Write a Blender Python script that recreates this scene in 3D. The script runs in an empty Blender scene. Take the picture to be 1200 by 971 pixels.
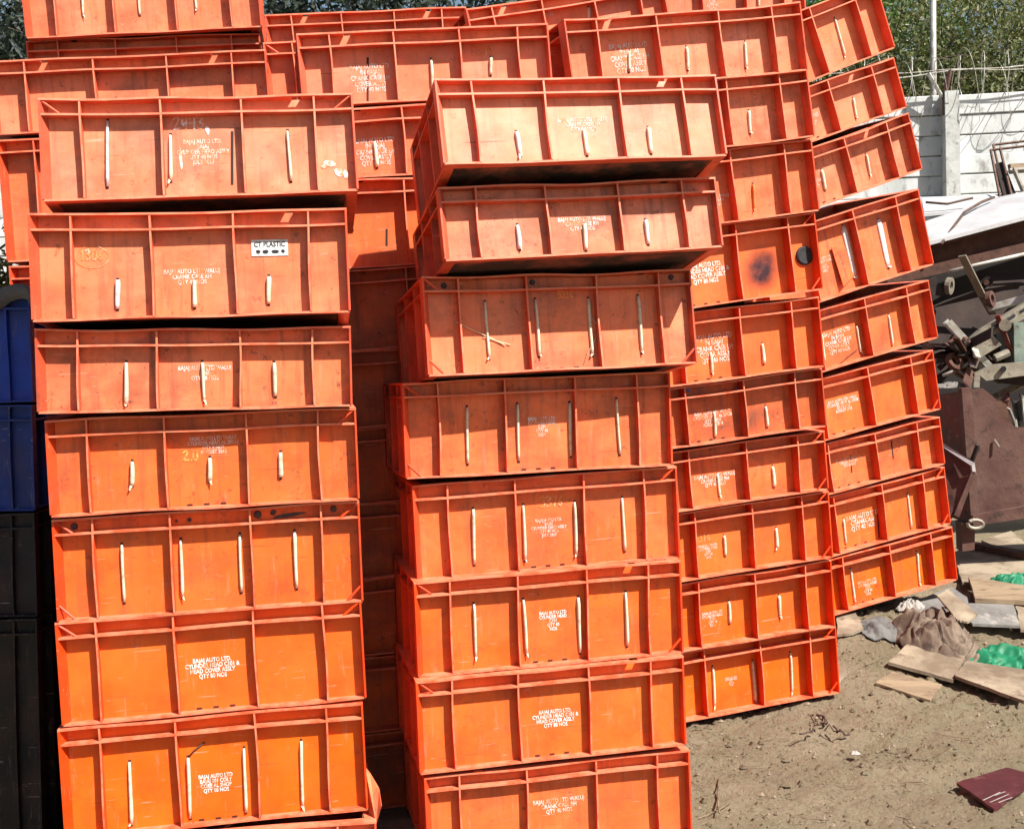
import bpy, bmesh, math, random
import numpy as np
from mathutils import Vector, Matrix

random.seed(7)
rng = np.random.default_rng(7)
scene = bpy.context.scene
C = scene.collection

# ------------------------------------------------------------------ camera
F = 1500.0                       # focal length in photo pixels (photo 1200 x 971)
CAMZ = 1.49
PITCH = math.radians(-3.2)
ROLL = math.radians(2.0)
fw = Vector((0, math.cos(PITCH), math.sin(PITCH)))
up0 = Vector((0, -math.sin(PITCH), math.cos(PITCH)))
rt0 = Vector((1, 0, 0))
rt = rt0 * math.cos(ROLL) - up0 * math.sin(ROLL)
up = up0 * math.cos(ROLL) + rt0 * math.sin(ROLL)
CAM = Vector((0, 0, CAMZ))
cd = bpy.data.cameras.new('camera')
cam = bpy.data.objects.new('camera', cd)
C.objects.link(cam)
cam.matrix_world = Matrix(((rt.x, up.x, -fw.x, 0), (rt.y, up.y, -fw.y, 0), (rt.z, up.z, -fw.z, CAMZ), (0, 0, 0, 1)))
cd.sensor_fit = 'HORIZONTAL'; cd.sensor_width = 36.0
cd.lens = F / 1200.0 * 36.0
cd.clip_end = 500; cd.clip_start = 0.05
scene.camera = cam

def ray(px, py):
    return (fw * F + rt * (px - 600.0) - up * (py - 485.5)) / F
def proj(p):
    d = p - CAM
    k = d.dot(fw)
    return 600 + F * d.dot(rt) / k, 485.5 - F * d.dot(up) / k
def at(px, py, Y):               # point on the sight line at world distance Y
    r = ray(px, py)
    return CAM + r * (Y / r.y)

# ------------------------------------------------------------------ light
SUN = Vector((0.86, -0.80, 1.36)).normalized()
w = bpy.data.worlds.new('World'); scene.world = w; w.use_nodes = True
nt = w.node_tree; bg = nt.nodes['Background']
sky = nt.nodes.new('ShaderNodeTexSky'); sky.sky_type = 'NISHITA'; sky.sun_disc = False
sky.sun_elevation = math.asin(SUN.z); sky.sun_rotation = math.atan2(SUN.x, SUN.y)
sky.air_density = 1.3; sky.dust_density = 1.5
nt.links.new(sky.outputs[0], bg.inputs[0]); bg.inputs[1].default_value = 0.05
sl = bpy.data.lights.new('sun', 'SUN'); sl.energy = 4.8; sl.angle = math.radians(0.55); sl.color = (1, 0.95, 0.86)
so = bpy.data.objects.new('sun', sl); C.objects.link(so)
so.rotation_euler = SUN.to_track_quat('Z', 'Y').to_euler(); so.location = SUN * 20
scene.view_settings.view_transform = 'Standard'; scene.view_settings.look = 'None'
scene.view_settings.exposure = 1.02; scene.view_settings.gamma = 1.0
scene.view_settings.use_curve_mapping = False
scene.render.engine = 'CYCLES'
scene.cycles.max_bounces = 6; scene.cycles.diffuse_bounces = 2

# ------------------------------------------------------------------ materials
class NT:
    def __init__(s, name):
        s.m = bpy.data.materials.new(name); s.m.use_nodes = True
        s.t = s.m.node_tree; s.b = s.t.nodes['Principled BSDF']
    def n(s, typ, **kw):
        nd = s.t.nodes.new(typ)
        for k, v in kw.items(): setattr(nd, k, v)
        return nd
    def l(s, a, b): s.t.links.new(a, b)
    def coord(s, kind='Object', scale=(1, 1, 1), rnd=False):
        tc = s.n('ShaderNodeTexCoord'); mp = s.n('ShaderNodeMapping')
        mp.inputs['Scale'].default_value = scale
        s.l(tc.outputs[kind], mp.inputs[0])
        if rnd:
            oi = s.n('ShaderNodeObjectInfo'); mu = s.n('ShaderNodeMath', operation='MULTIPLY'); mu.inputs[1].default_value = 37.0
            s.l(oi.outputs['Random'], mu.inputs[0]); s.l(mu.outputs[0], mp.inputs['Location'])
        return mp.outputs[0]
    def noise(s, co, scale, detail=4, rough=0.55, lo=0.4, hi=0.6):
        nz = s.n('ShaderNodeTexNoise'); nz.inputs['Scale'].default_value = scale
        nz.inputs['Detail'].default_value = detail; nz.inputs['Roughness'].default_value = rough
        s.l(co, nz.inputs['Vector'])
        mr = s.n('ShaderNodeMapRange'); mr.inputs[1].default_value = lo; mr.inputs[2].default_value = hi
        s.l(nz.outputs[0], mr.inputs[0])
        return mr.outputs[0]
    def mul(s, a, k):
        m = s.n('ShaderNodeMath', operation='MULTIPLY'); s.l(a, m.inputs[0])
        if isinstance(k, (int, float)): m.inputs[1].default_value = k
        else: s.l(k, m.inputs[1])
        return m.outputs[0]
    def mix(s, fac, a, b, mode='MIX'):
        mx = s.n('ShaderNodeMix', data_type='RGBA', blend_type=mode)
        if isinstance(fac, (int, float)): mx.inputs[0].default_value = fac
        else: s.l(fac, mx.inputs[0])
        for v, i in ((a, 6), (b, 7)):
            if isinstance(v, tuple): mx.inputs[i].default_value = (*v, 1)
            else: s.l(v, mx.inputs[i])
        return mx.outputs[2]
    def color(s, c):
        if isinstance(c, tuple): s.b.inputs['Base Color'].default_value = (*c, 1)
        else: s.l(c, s.b.inputs['Base Color'])
    def rough(s, r):
        if isinstance(r, (int, float)): s.b.inputs['Roughness'].default_value = r
        else: s.l(r, s.b.inputs['Roughness'])
    def bump(s, h, strength=0.3, dist=0.01):
        b = s.n('ShaderNodeBump'); b.inputs['Strength'].default_value = strength; b.inputs['Distance'].default_value = dist
        s.l(h, b.inputs['Height']); s.l(b.outputs[0], s.b.inputs['Normal'])

def crate_material(name, stain=False):
    t = NT(name)
    co = t.coord('Object', rnd=True)
    oi = t.n('ShaderNodeObjectInfo')
    base = oi.outputs['Color']
    light = t.mix(1.0, base, (1.12, 1.35, 1.8), 'MULTIPLY')
    dark = t.mix(1.0, base, (0.80, 0.72, 0.7), 'MULTIPLY')
    c = t.mix(t.mul(t.noise(co, 5, 3, 0.6, 0.40, 0.66), 0.75), base, light)
    c = t.mix(t.mul(t.noise(co, 9, 5, 0.6, 0.48, 0.70), 0.75), c, dark)
    co2 = t.coord('Object', (6, 6, 0.9), rnd=True)
    pale = t.mix(0.55, base, (0.62, 0.48, 0.40))
    c = t.mix(t.mul(t.noise(co2, 9, 6, 0.7, 0.58, 0.72), 0.30), c, pale)
    co3 = t.coord('Object', (1, 1, 1), rnd=True)
    c = t.mix(t.mul(t.noise(co3, 22, 8, 0.75, 0.62, 0.73), 0.70), c, (0.10, 0.035, 0.02))
    gm = oi.outputs['Alpha']
    co5 = t.coord('Object', (1, 1, 1.4), rnd=True)
    c = t.mix(t.mul(t.mul(t.noise(co5, 4.2, 8, 0.68, 0.44, 0.70), gm), 0.85), c, (0.16, 0.055, 0.035))
    co6 = t.coord('Object', (9, 9, 0.7), rnd=True)
    c = t.mix(t.mul(t.mul(t.noise(co6, 5, 5, 0.6, 0.52, 0.70), gm), 0.55), c, (0.13, 0.05, 0.035))
    co7 = t.coord('Object', (3.5, 3.5, 3.5), rnd=True)
    c = t.mix(t.mul(t.mul(t.noise(co7, 9, 10, 0.8, 0.585, 0.62), gm), 0.8), c, (0.09, 0.04, 0.03))
    for rot_, sc_ in (((0, 0.5, 0), (1.2, 20, 26)), ((0, -0.9, 0), (1.0, 20, 30))):      # scratches
        tcs = t.n('ShaderNodeTexCoord'); ms_ = t.n('ShaderNodeMapping'); ms_.inputs['Rotation'].default_value = rot_; ms_.inputs['Scale'].default_value = sc_
        t.l(tcs.outputs['Object'], ms_.inputs[0])
        ois = t.n('ShaderNodeObjectInfo'); mus = t.n('ShaderNodeMath', operation='MULTIPLY'); mus.inputs[1].default_value = 91.0; t.l(ois.outputs['Random'], mus.inputs[0]); t.l(mus.outputs[0], ms_.inputs['Location'])
        c = t.mix(t.mul(t.noise(ms_.outputs[0], 5.0, 3, 0.5, 0.70, 0.735), 0.55), c, pale if rot_[1] > 0 else (0.12, 0.04, 0.025))
    co4 = t.coord('Object', (0.6, 3, 3), rnd=True)
    c = t.mix(t.mul(t.noise(co4, 34, 4, 0.6, 0.66, 0.74), 0.5), c, pale)
    if stain:
        tc = t.n('ShaderNodeTexCoord'); mp = t.n('ShaderNodeMapping')
        mp.vector_type = 'TEXTURE'
        mp.inputs['Location'].default_value = stain[0]; mp.inputs['Scale'].default_value = stain[1]
        mp.inputs['Rotation'].default_value = (0, 0.5, 0)
        t.l(tc.outputs['Object'], mp.inputs[0])
        gr = t.n('ShaderNodeTexGradient', gradient_type='SPHERICAL'); t.l(mp.outputs[0], gr.inputs[0])
        nn = t.noise(t.coord('Object'), 18, 6, 0.6, 0.25, 0.7)
        sm = t.n('ShaderNodeMapRange'); sm.interpolation_type = 'SMOOTHSTEP'; sm.inputs[1].default_value = 0.05; sm.inputs[2].default_value = 0.75
        t.l(gr.outputs['Fac'], sm.inputs[0])
        ad = t.n('ShaderNodeMath', operation='MULTIPLY_ADD'); t.l(nn, ad.inputs[0]); ad.inputs[1].default_value = 0.5; ad.inputs[2].default_value = 0.62
        f = t.mul(sm.outputs[0], ad.outputs[0])
        cl = t.n('ShaderNodeClamp'); t.l(f, cl.inputs[0])
        c = t.mix(cl.outputs[0], c, (0.035, 0.012, 0.02))
    t.color(c)
    r = t.noise(co, 12, 4, 0.6, 0.3, 0.7)
    mr = t.n('ShaderNodeMapRange'); mr.inputs[3].default_value = 0.36; mr.inputs[4].default_value = 0.62; t.l(r, mr.inputs[0])
    t.rough(mr.outputs[0])
    t.b.inputs['Specular IOR Level'].default_value = 0.35
    t.bump(t.noise(co, 26, 5, 0.6, 0.0, 1.0), 0.12, 0.004)
    return t.m
M = {}
M['crate'] = crate_material('orange_plastic')
t = NT('worn_sunlit_edge'); co = t.coord('Object', rnd=True); oi = t.n('ShaderNodeObjectInfo')  # wear plus sunlit paleness put into front and top edge faces
ed = t.mix(0.46, oi.outputs['Color'], (0.70, 0.38, 0.23))
t.color(t.mix(t.mul(t.noise(co, 16, 5, 0.7, 0.42, 0.62), 0.75), ed, oi.outputs['Color'])); t.rough(0.6); M['edge'] = t.m
def wear_and_light_edges(o, tops=False):
    if o.color[2] > o.color[0] or o.color[0] < 0.1: return o
    o.data.materials.append(M['edge'])
    for p in o.data.polygons:
        if p.normal.y < -0.7 or (tops and p.normal.z > 0.7): p.material_index = 1
    return o

def simple(name, c1, c2=None, scale=8, rough=0.7, lo=0.4, hi=0.65, bump=0.0, detail=6, metal=0.0, c3=None, stretch=(1, 1, 1), spec=0.4):
    t = NT(name)
    co = t.coord('Object', stretch, rnd=True)
    if c2:
        c = t.mix(t.noise(co, scale, detail, 0.6, lo, hi), c1, c2)
        if c3: c = t.mix(t.noise(co, scale * 3.1, detail, 0.65, 0.55, 0.68), c, c3)
        t.color(c)
    else: t.color(c1)
    t.rough(rough); t.b.inputs['Metallic'].default_value = metal
    t.b.inputs['Specular IOR Level'].default_value = spec
    if bump: t.bump(t.noise(co, scale * 2.5, 6, 0.65, 0.2, 0.8), bump, 0.01)
    M[name] = t.m
    return t.m
simple('tab_cream', (0.66, 0.57, 0.44), (0.40, 0.30, 0.20), 55, 0.6, 0.5, 0.72)
simple('tab_grey', (0.64, 0.60, 0.61), (0.40, 0.34, 0.33), 60, 0.5, 0.5, 0.7)
simple('tab_orange', (0.80, 0.22, 0.05), (0.6, 0.14, 0.03), 30, 0.5)
t = NT('grimy_shaded_underside'); co = t.coord('Object', rnd=True); oi = t.n('ShaderNodeObjectInfo')  # grime plus painted shade, keeps bounce-lit crate floors dark
t.color(t.mix(t.noise(co, 7, 6, 0.65, 0.30, 0.55), t.mix(1.0, oi.outputs['Color'], (0.45, 0.4, 0.5), 'MULTIPLY'), (0.035, 0.017, 0.014))); t.rough(0.9); M['grimy'] = t.m
simple('slit', (0.035, 0.012, 0.008), None)
simple('black_rubber', (0.02, 0.02, 0.024), (0.035, 0.035, 0.04), 30, 0.8)
simple('bolt_dark', (0.035, 0.025, 0.035), (0.08, 0.05, 0.05), 40, 0.6)
simple('wire_dark', (0.05, 0.03, 0.025), (0.12, 0.06, 0.04), 30, 0.7)
simple('string_pale', (0.75, 0.60, 0.42), (0.6, 0.42, 0.26), 30, 0.7)
simple('label_white', (0.72, 0.72, 0.72), (0.5, 0.48, 0.48), 40, 0.5)
simple('dull_plastic', (0.36, 0.33, 0.30), (0.24, 0.21, 0.19), 12, 0.7)
simple('ink_black', (0.015, 0.015, 0.02))
def paint(name, col, wear, under=(0.80, 0.22, 0.06)):
    t = NT(name); co = t.coord('Object', rnd=True)
    t.color(t.mix(t.noise(co, 55, 5, 0.7, 0.5 - wear * 0.25, 0.75 - wear * 0.35), col, under)); t.rough(0.7)
    M[name] = t.m
paint('paint_white', (0.80, 0.77, 0.77), 0.15)
paint('paint_worn', (0.74, 0.66, 0.66), 0.38)
paint('paint_faint', (0.78, 0.66, 0.62), 0.42)
paint('paint_smear', (0.80, 0.74, 0.80), 0.45)
paint('paint_yellow', (0.62, 0.5, 0.10), 0.5)
paint('chalk', (0.80, 0.60, 0.50), 0.75)
# ------------------------------------------------------------------ mesh helpers
def link(name, verts, faces, mat, parent=None, smooth=False):
    me = bpy.data.meshes.new(name); me.from_pydata([tuple(v) for v in verts], [], faces); me.update()
    o = bpy.data.objects.new(name, me); C.objects.link(o)
    if mat is not None: me.materials.append(mat if not isinstance(mat, str) else M[mat])
    if parent: o.parent = parent
    if smooth:
        for p in me.polygons: p.use_smooth = True
    return o
def tag(o, label, cat, group=None, kind=None):
    if label: o['label'] = label
    if cat: o['category'] = cat
    if group: o['group'] = group
    if kind: o['kind'] = kind
    return o
def empty(name, loc=(0, 0, 0)):
    o = bpy.data.objects.new(name, None); C.objects.link(o); o.location = loc; o.empty_display_size = 0.1
    return o
class MB:
    def __init__(s): s.v = []; s.f = []
    def box(s, x0, x1, y0, y1, z0, z1, nx=1, ny=1, nz=1):
        # six sided box with subdivided sides (shared verts not needed)
        def grid(o, a, b, na, nb):
            i0 = len(s.v)
            for j in range(nb + 1):
                for i in range(na + 1):
                    s.v.append(o + a * (i / na) + b * (j / nb))
            for j in range(nb):
                for i in range(na):
                    k = i0 + j * (na + 1) + i
                    s.f.append((k, k + 1, k + na + 2, k + na + 1))
        X = Vector((x1 - x0, 0, 0)); Y = Vector((0, y1 - y0, 0)); Z = Vector((0, 0, z1 - z0)); o = Vector((x0, y0, z0))
        grid(o, X, Z, nx, nz); grid(o + Y + X, -X, Z, nx, nz)
        grid(o + Y, -Y, Z, ny, nz); grid(o + X, Y, Z, ny, nz)
        grid(o + Z, X, Y, nx, ny); grid(o + Y, X, -Y, nx, ny)
        return s
    def prism(s, poly, z0, z1, nz=1):
        n = len(poly); i0 = len(s.v)
        for k in range(nz + 1):
            z = z0 + (z1 - z0) * k / nz
            for p in poly: s.v.append(Vector((p[0], p[1], z)))
        for k in range(nz):
            for i in range(n):
                a = i0 + k * n + i; b = i0 + k * n + (i + 1) % n
                s.f.append((a, b, b + n, a + n))
        s.f.append(tuple(i0 + i for i in range(n))[::-1]); s.f.append(tuple(i0 + nz * n + i for i in range(n)))
        return s
    def tube(s, pts, r, n=6, closed=False):
        pts = [Vector(p) for p in pts]; i0 = len(s.v); m = len(pts)
        for i, p in enumerate(pts):
            d = (pts[min(i + 1, m - 1)] - pts[max(i - 1, 0)])
            if d.length < 1e-9: d = Vector((0, 0, 1))
            d.normalize()
            a = d.cross(Vector((0, 0, 1)) if abs(d.z) < 0.9 else Vector((1, 0, 0))).normalized(); b = d.cross(a)
            rr = r[i] if isinstance(r, (list, tuple)) else r
            for k in range(n):
                t = 2 * math.pi * k / n
                s.v.append(p + (a * math.cos(t) + b * math.sin(t)) * rr)
        for i in range(m - 1):
            for k in range(n):
                a = i0 + i * n + k; b = i0 + i * n + (k + 1) % n
                s.f.append((a, b, b + n, a + n))
        s.f.append(tuple(i0 + k for k in range(n))[::-1]); s.f.append(tuple(i0 + (m - 1) * n + k for k in range(n)))
        return s
    def build(s, name, mat, parent=None, warp=None, smooth=False):
        v = [warp(p) for p in s.v] if warp else s.v
        return link(name, v, s.f, mat, parent, smooth)

# ------------------------------------------------------------------ text
STROKE = {'0': [[(0, .2), (.1, 1.3), (.4, 1.55), (.65, 1.3), (.7, .3), (.4, 0), (.1, .1), (0, .3)]],
 '1': [[(.2, 1.2), (.4, 1.5), (.38, 0)]], '2': [[(0, 1.2), (.3, 1.55), (.6, 1.2), (.3, .6), (0, .05), (.7, .1)]],
 '3': [[(0, 1.4), (.4, 1.55), (.6, 1.2), (.25, .8), (.65, .5), (.4, 0), (0, .1)]],
 '4': [[(.1, 1.5), (0, .7), (.65, .75)], [(.55, 1.3), (.5, 0)]],
 '5': [[(.65, 1.5), (.1, 1.45), (.05, .85), (.5, .9), (.65, .4), (.3, 0), (0, .1)]],
 '6': [[(.6, 1.5), (.15, .9), (0, .35), (.3, 0), (.6, .3), (.4, .7), (.1, .5)]],
 '7': [[(0, 1.5), (.65, 1.5), (.25, 0)]], '8': [[(.35, .8), (.05, 1.2), (.35, 1.5), (.6, 1.2), (.3, .8), (0, .35), (.3, 0), (.65, .3), (.35, .8)]],
 '.': [[(.2, 0), (.3, .08)]]}
_text_cache = {}
def text_geom(lines, spacing):
    key = (tuple(lines), spacing)
    if key in _text_cache: return _text_cache[key]
    cu = bpy.data.curves.new('t', 'FONT'); cu.body = '\n'.join(lines); cu.size = 1.0
    cu.align_x = 'CENTER'; cu.align_y = 'CENTER'; cu.space_line = spacing; cu.resolution_u = 2; cu.offset = 0.022
    o = bpy.data.objects.new('t', cu); C.objects.link(o)
    dg = bpy.context.evaluated_depsgraph_get(); dg.update()
    me = bpy.data.meshes.new_from_object(o.evaluated_get(dg))
    v = [p.co.copy() for p in me.vertices]; f = [tuple(p.vertices) for p in me.polygons]
    bpy.data.objects.remove(o); bpy.data.curves.remove(cu); bpy.data.meshes.remove(me)
    xs = [p.x for p in v]; wd = max(xs) - min(xs)
    _text_cache[key] = (v, f, wd)
    return v, f, wd

# ------------------------------------------------------------------ crates
RIBS = (0.128, 0.375, 0.637, 0.872)
ALL_STACKS = {}
class Crate: pass
def solve(TL, TR, yaw, L):
    rl, rr = ray(*TL), ray(*TR)
    c, s_ = math.cos(yaw), math.sin(yaw)
    k = (rl.x * s_ - rl.y * c) / (rr.x * s_ - rr.y * c)
    a = L / (rr * k - rl).length
    return CAM + rl * a, CAM + rr * (a * k)
def frame(TLp, TRp, tilt):
    u = (TRp - TLp).normalized()
    v = (Vector((0, 0, 1)) - u * u.z).normalized()
    wd = v.cross(u).normalized()               # into depth
    if wd.y < 0: wd = -wd
    R = Matrix.Rotation(tilt, 3, u)            # positive tilt = leans back
    if (R @ v).y < v.y: R = Matrix.Rotation(-tilt, 3, u)
    return u, R @ v, R @ wd

TABS = {}
def face_local(cr, px, py):
    r = ray(px, py)
    inv = cr.mat.inverted()
    o = inv @ CAM; d = inv.to_3x3() @ r
    t = (cr.e - o.y) / d.y
    p = o + d * t
    return p.x, p.z

def make_crate(TL, TR, bly, yaw, L=0.8, D=0.5, e=0.031, tilt=0.0, col=(0.8, 0.15, 0.015), label='', group=None, h=None,
               tabs=(), texts=(), chalk=(), gus='', plain=False, bottom_z=None, stain=None, extra=None, mat=None, bolts=(), name='plastic_crate', twist=0.0, grime=None):
    cr = Crate(); cr.L, cr.D, cr.e = L, D, e
    if mat is None:
        p0, p1 = solve(TL, TR, math.radians(yaw), L)
        u, v, wd = frame(p0, p1, math.radians(tilt))
        if h is None:
            lo, hi = 0.02, 0.8
            if bottom_z is not None: h = (p0.z + p1.z) / 2 - bottom_z
            else:
                for _ in range(40):
                    md = (lo + hi) / 2
                    qx, qy = proj(p0 - v * md)
                    if qy < (bly if not isinstance(bly, tuple) else bly[1] + bly[2] * (qx - bly[0])): lo = md
                    else: hi = md
                h = lo
        o = p0 - v * h
        mat = Matrix(((u.x, wd.x, v.x, o.x), (u.y, wd.y, v.y, o.y), (u.z, wd.z, v.z, o.z), (0, 0, 0, 1)))
    cr.mat = mat; cr.h = h
    base = mat @ Matrix.Translation((L / 2, D / 2, 0))
    E = empty(name); E.matrix_world = base
    cr.obj = E
    tag(E, label, 'crate', group)
    # warp: real crates bow and sag
    bow = random.uniform(-0.004, 0.005); sag = random.uniform(-0.006, 0.002); ph = random.uniform(0, 6.28); tw = random.uniform(-0.004, 0.004) + twist
    off = Vector((-L / 2, -D / 2, 0))
    def warp(p, k=1.0):
        q = 4 * p.x * (L - p.x) / (L * L); zr = p.z / h
        yy = p.y + bow * q * (zr - 0.15) + 0.0012 * math.sin(9 * p.x + ph)
        zz = p.z + sag * q * max(0.0, (zr - 0.3)) + tw * (p.x / L - 0.5) * zr + 0.0011 * math.sin(13 * p.x + 2 * ph) * zr
        return Vector((p.x, yy, zz)) + off
    if grime is None: grime = 0.40 + 0.40 * random.random()
    deep = (col[0] * 0.90, col[1] * 0.46, col[2] * 0.4)  # redder rims, ribs and posts: shadow red put into their color
    def fin(o):
        n_ = o.name.split('.')[0]
        o.color = (*(deep if n_ not in ('body', 'floor') and name == 'plastic_crate' else col), grime); return o
    wt = 0.004; t = 0.0054
    cm = crate_material('orange_plastic_stained', stain(cr)) if stain else M['crate']
    b = MB()
    b.box(0.0045, L - 0.0045, e, e + wt, 0.004, h - 0.004, 12, 1, 3)
    b.box(0.0045, L - 0.0045, D - e - wt, D - e, 0.004, h - 0.004, 6, 1, 1)
    b.box(e, e + wt, e + wt, D - e - wt, 0.004, h - 0.004, 1, 6, 1)
    b.box(L - e - wt, L - e, e + wt, D - e - wt, 0.004, h - 0.004, 1, 6, 1)
    body = fin(b.build('body', cm, E, warp)); cr.body = body
    fin(MB().box(e + wt, L - e - wt, e + wt, D - e - wt, 0.003, 0.009, 6, 1, 1).build('floor', M['grimy'], E, warp))
    def ring(name, z0, z1, ins=0.0, slots=False, wav=0.0):
        r = MB(); i = e + 0.001
        if slots:     # hand slots cut in the top flange
            r.box(ins, L - ins, ins, ins + 0.009, z0, z1, 14, 1, 1)
            ka, kb = random.choice(((0.024, 0.001), (0.001, 0.024), (0.022, 0.022)))
            xs = [ins, L * 0.185, L * 0.185 + ka, L * 0.80, L * 0.80 + kb, L - ins]
            for a, bb, nn in ((0, 1, 3), (2, 3, 9), (4, 5, 3)):
                r.box(xs[a], xs[bb], ins + 0.009, i, z0, z1, nn, 1, 1)
        else:
            r.box(ins, L - ins, ins, i, z0, z1, 14, 1, 1)
        r.box(ins, L - ins, D - i, D - ins, z0, z1, 6, 1, 1)
        r.box(ins, i, i, D - i, z0, z1, 1, 5, 1); r.box(L - i, L - ins, i, D - i, z0, z1, 1, 5, 1)
        ph2 = random.uniform(0, 6.28); am = random.uniform(0.3, 1.0) * wav
        def wp(p):
            q = Vector(p); f_ = max(0.0, 1 - q.y / e) if q.y < e else 0
            q.z += am * f_ * (math.sin(7 * q.x / L * 1.7 + ph2) + 0.5 * math.sin(17 * q.x / L + 2 * ph2))
            return warp(q)
        return wear_and_light_edges(fin(r.build(name, cm, E, wp)), True)
    band = 0.040 if h > 0.2 else 0.034
    ring('top_rim', h - t, h, 0.0, True, 0.0022)
    ring('ledge', h - band - t, h - band, 0.001, False, 0.0012)
    ring('bottom_rim', 0.0, t, 0.003, False, 0.0016)
    # corner posts with sloping cheeks
    g = e + 0.001
    for sx in (0, 1):
        for sy in (0, 1):
            if plain and sy: continue
            cw = 0.020 if not sx else 0.007
            prof = [(0, 0), (0.005, 0), (cw, g), (0.004, g), (0.004, g + 0.01), (0, g + 0.01)]
            poly = [((L - x) if sx else x, (D - y) if sy else y) for x, y in prof]
            if sx != sy: poly = poly[::-1]
            fin(MB().prism(poly, t, h - t, 3).build('corner_post', cm, E, warp))
    for k, fx in enumerate(RIBS):
        x = L * fx + random.uniform(-0.002, 0.002); ww = 0.0024
        ph3 = random.uniform(0, 6.28); aa = random.uniform(0.0005, 0.0022)
        def wr(p, ph3=ph3, aa=aa):
            q = Vector(p); q.x += aa * math.sin(q.z / h * 5 + ph3) * (1 if q.y < e * 0.5 else 0.2)
            return warp(q)
        wear_and_light_edges(fin(MB().box(x - ww, x + ww, 0.0015, e + 0.001, t, h - t, 1, 1, 6).build('rib', cm, E, wr)))
        if not plain:
            fin(MB().box(x - ww, x + ww, D - e - 0.001, D - 0.0015, t, h - t, 1, 1, 1).build('rib', cm, E, warp))
    if not plain:
        for fy in (0.33, 0.67):
            for sx in (0, 1):
                x0, x1 = (0.0015, e + 0.001) if not sx else (L - e - 0.001, L - 0.0015)
                fin(MB().box(x0, x1, D * fy - 0.003, D * fy + 0.003, t, h - t, 1, 1, 1).build('rib', cm, E, warp))
    # small diagonal gussets at the rim corners
    gz = {'a': (0.006, h - t, 0.05, h - band), 'b': (L - 0.006, h - t, L - 0.05, h - band), 'c': (0.006, 0.045, 0.045, t), 'd': (L - 0.006, 0.045, L - 0.045, t)}
    for ch in gus:
        xa, za, xb, zb = gz[ch]
        fin(MB().tube([(xa, 0.005, za), (xb, 0.006, zb)], 0.0035, 5).build('gusset', cm, E, warp))
    for (px, py0, py1, *kind) in tabs:
        kind = kind[0] if kind else 'c'
        if isinstance(px, tuple): (x0, z1), (x1, z0) = face_local(cr, px[0], py0), face_local(cr, px[1], py1)
        else: (x0, z1), (x1, z0) = face_local(cr, px, py0), face_local(cr, px, py1)
        z1 = min(z1, h - band - 0.012); z0 = max(z0, t + 0.012)
        if z1 - z0 < 0.02: continue
        lean = x1 - x0
        # dark slit in the wall
        sw = 0.0035
        s_ = MB().box(-sw, sw, e - 0.0006, e + 0.001, z0 - 0.006, z1 + 0.006)
        for p in s_.v: p.x += x0 + lean * (z1 - p.z) / (z1 - z0)
        link('slot', [warp(p) for p in s_.v], s_.f, M['slit'], body)
        if kind == 's': continue
        n = 9; ring_n = 7; wv, fc = [], []
        rw = random.uniform(0.0043, 0.0056) if z1 - z0 > 0.09 else random.uniform(0.0055, 0.007)
        if kind == 'w': rw = 0.014
        ph4 = random.uniform(0, 6.28)
        for i in range(n):
            f_ = i / (n - 1); z = z1 + (z0 - z1) * f_
            prof_ = min(1.0, 0.72 + 3.2 * min(f_, 1 - f_)) * (0.9 + 0.1 * math.sin(3 * f_ + ph4))
            for k in range(ring_n):
                a = math.pi * k / (ring_n - 1)
                wv.append(Vector((x0 + lean * f_ + 0.0007 * math.sin(4 * f_ + ph4) - rw * math.copysign(abs(math.cos(a)) ** 0.55, math.cos(a)) * prof_, e + 0.001 - (0.012 if kind != 'w' else 0.008) * math.sin(a) ** 0.6 * prof_, z)))
        for i in range(n - 1):
            for k in range(ring_n - 1):
                a = i * ring_n + k
                fc.append((a, a + ring_n, a + ring_n + 1, a + 1))
        fc.append(tuple(range(ring_n))); fc.append(tuple((n - 1) * ring_n + k for k in range(ring_n))[::-1])
        if random.random() < 0.55:     # torn end hanging below the slot
            zt = z0 - random.uniform(0.004, 0.014); dx_ = random.uniform(-0.008, 0.008); i0 = len(wv)
            wv += [Vector((x1 - rw * 0.8, e - 0.006, z0 + 0.004)), Vector((x1 + rw * 0.8, e - 0.006, z0 + 0.004)), Vector((x1 + dx_ + 0.001, e - 0.009, zt)), Vector((x1 + dx_ - 0.0015, e - 0.010, zt + 0.003))]
            fc.append((i0, i0 + 1, i0 + 2, i0 + 3))
        o = link('slot_tab', [warp(p) for p in wv], fc, M[{'c': 'tab_cream', 'g': 'tab_grey', 'o': 'tab_orange', 'w': 'tab_grey'}[kind]], E, True)
    def put(name, v2, f2, cx, cz, mat_, y=None, rot=0.0):
        cs, sn = math.cos(rot), math.sin(rot)
        vv = [warp(Vector((cx + p[0] * cs - p[1] * sn, (e - 0.0009) if y is None else y, cz + p[0] * sn + p[1] * cs))) for p in v2]
        return link(name, vv, f2, mat_, E)
    for (px, py, wpx, lines, pm) in texts:
        cx, cz = face_local(cr, px, py); xl, _ = face_local(cr, px - wpx / 2, py); xr, _ = face_local(cr, px + wpx / 2, py)
        v_, f_, wd_ = text_geom(lines, 0.85)
        sc = (xr - xl) / wd_
        put('printed_lettering', [(p.x * sc, p.y * sc * 1.28) for p in v_], f_, cx, cz, M[pm], None, 0.0)
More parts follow.
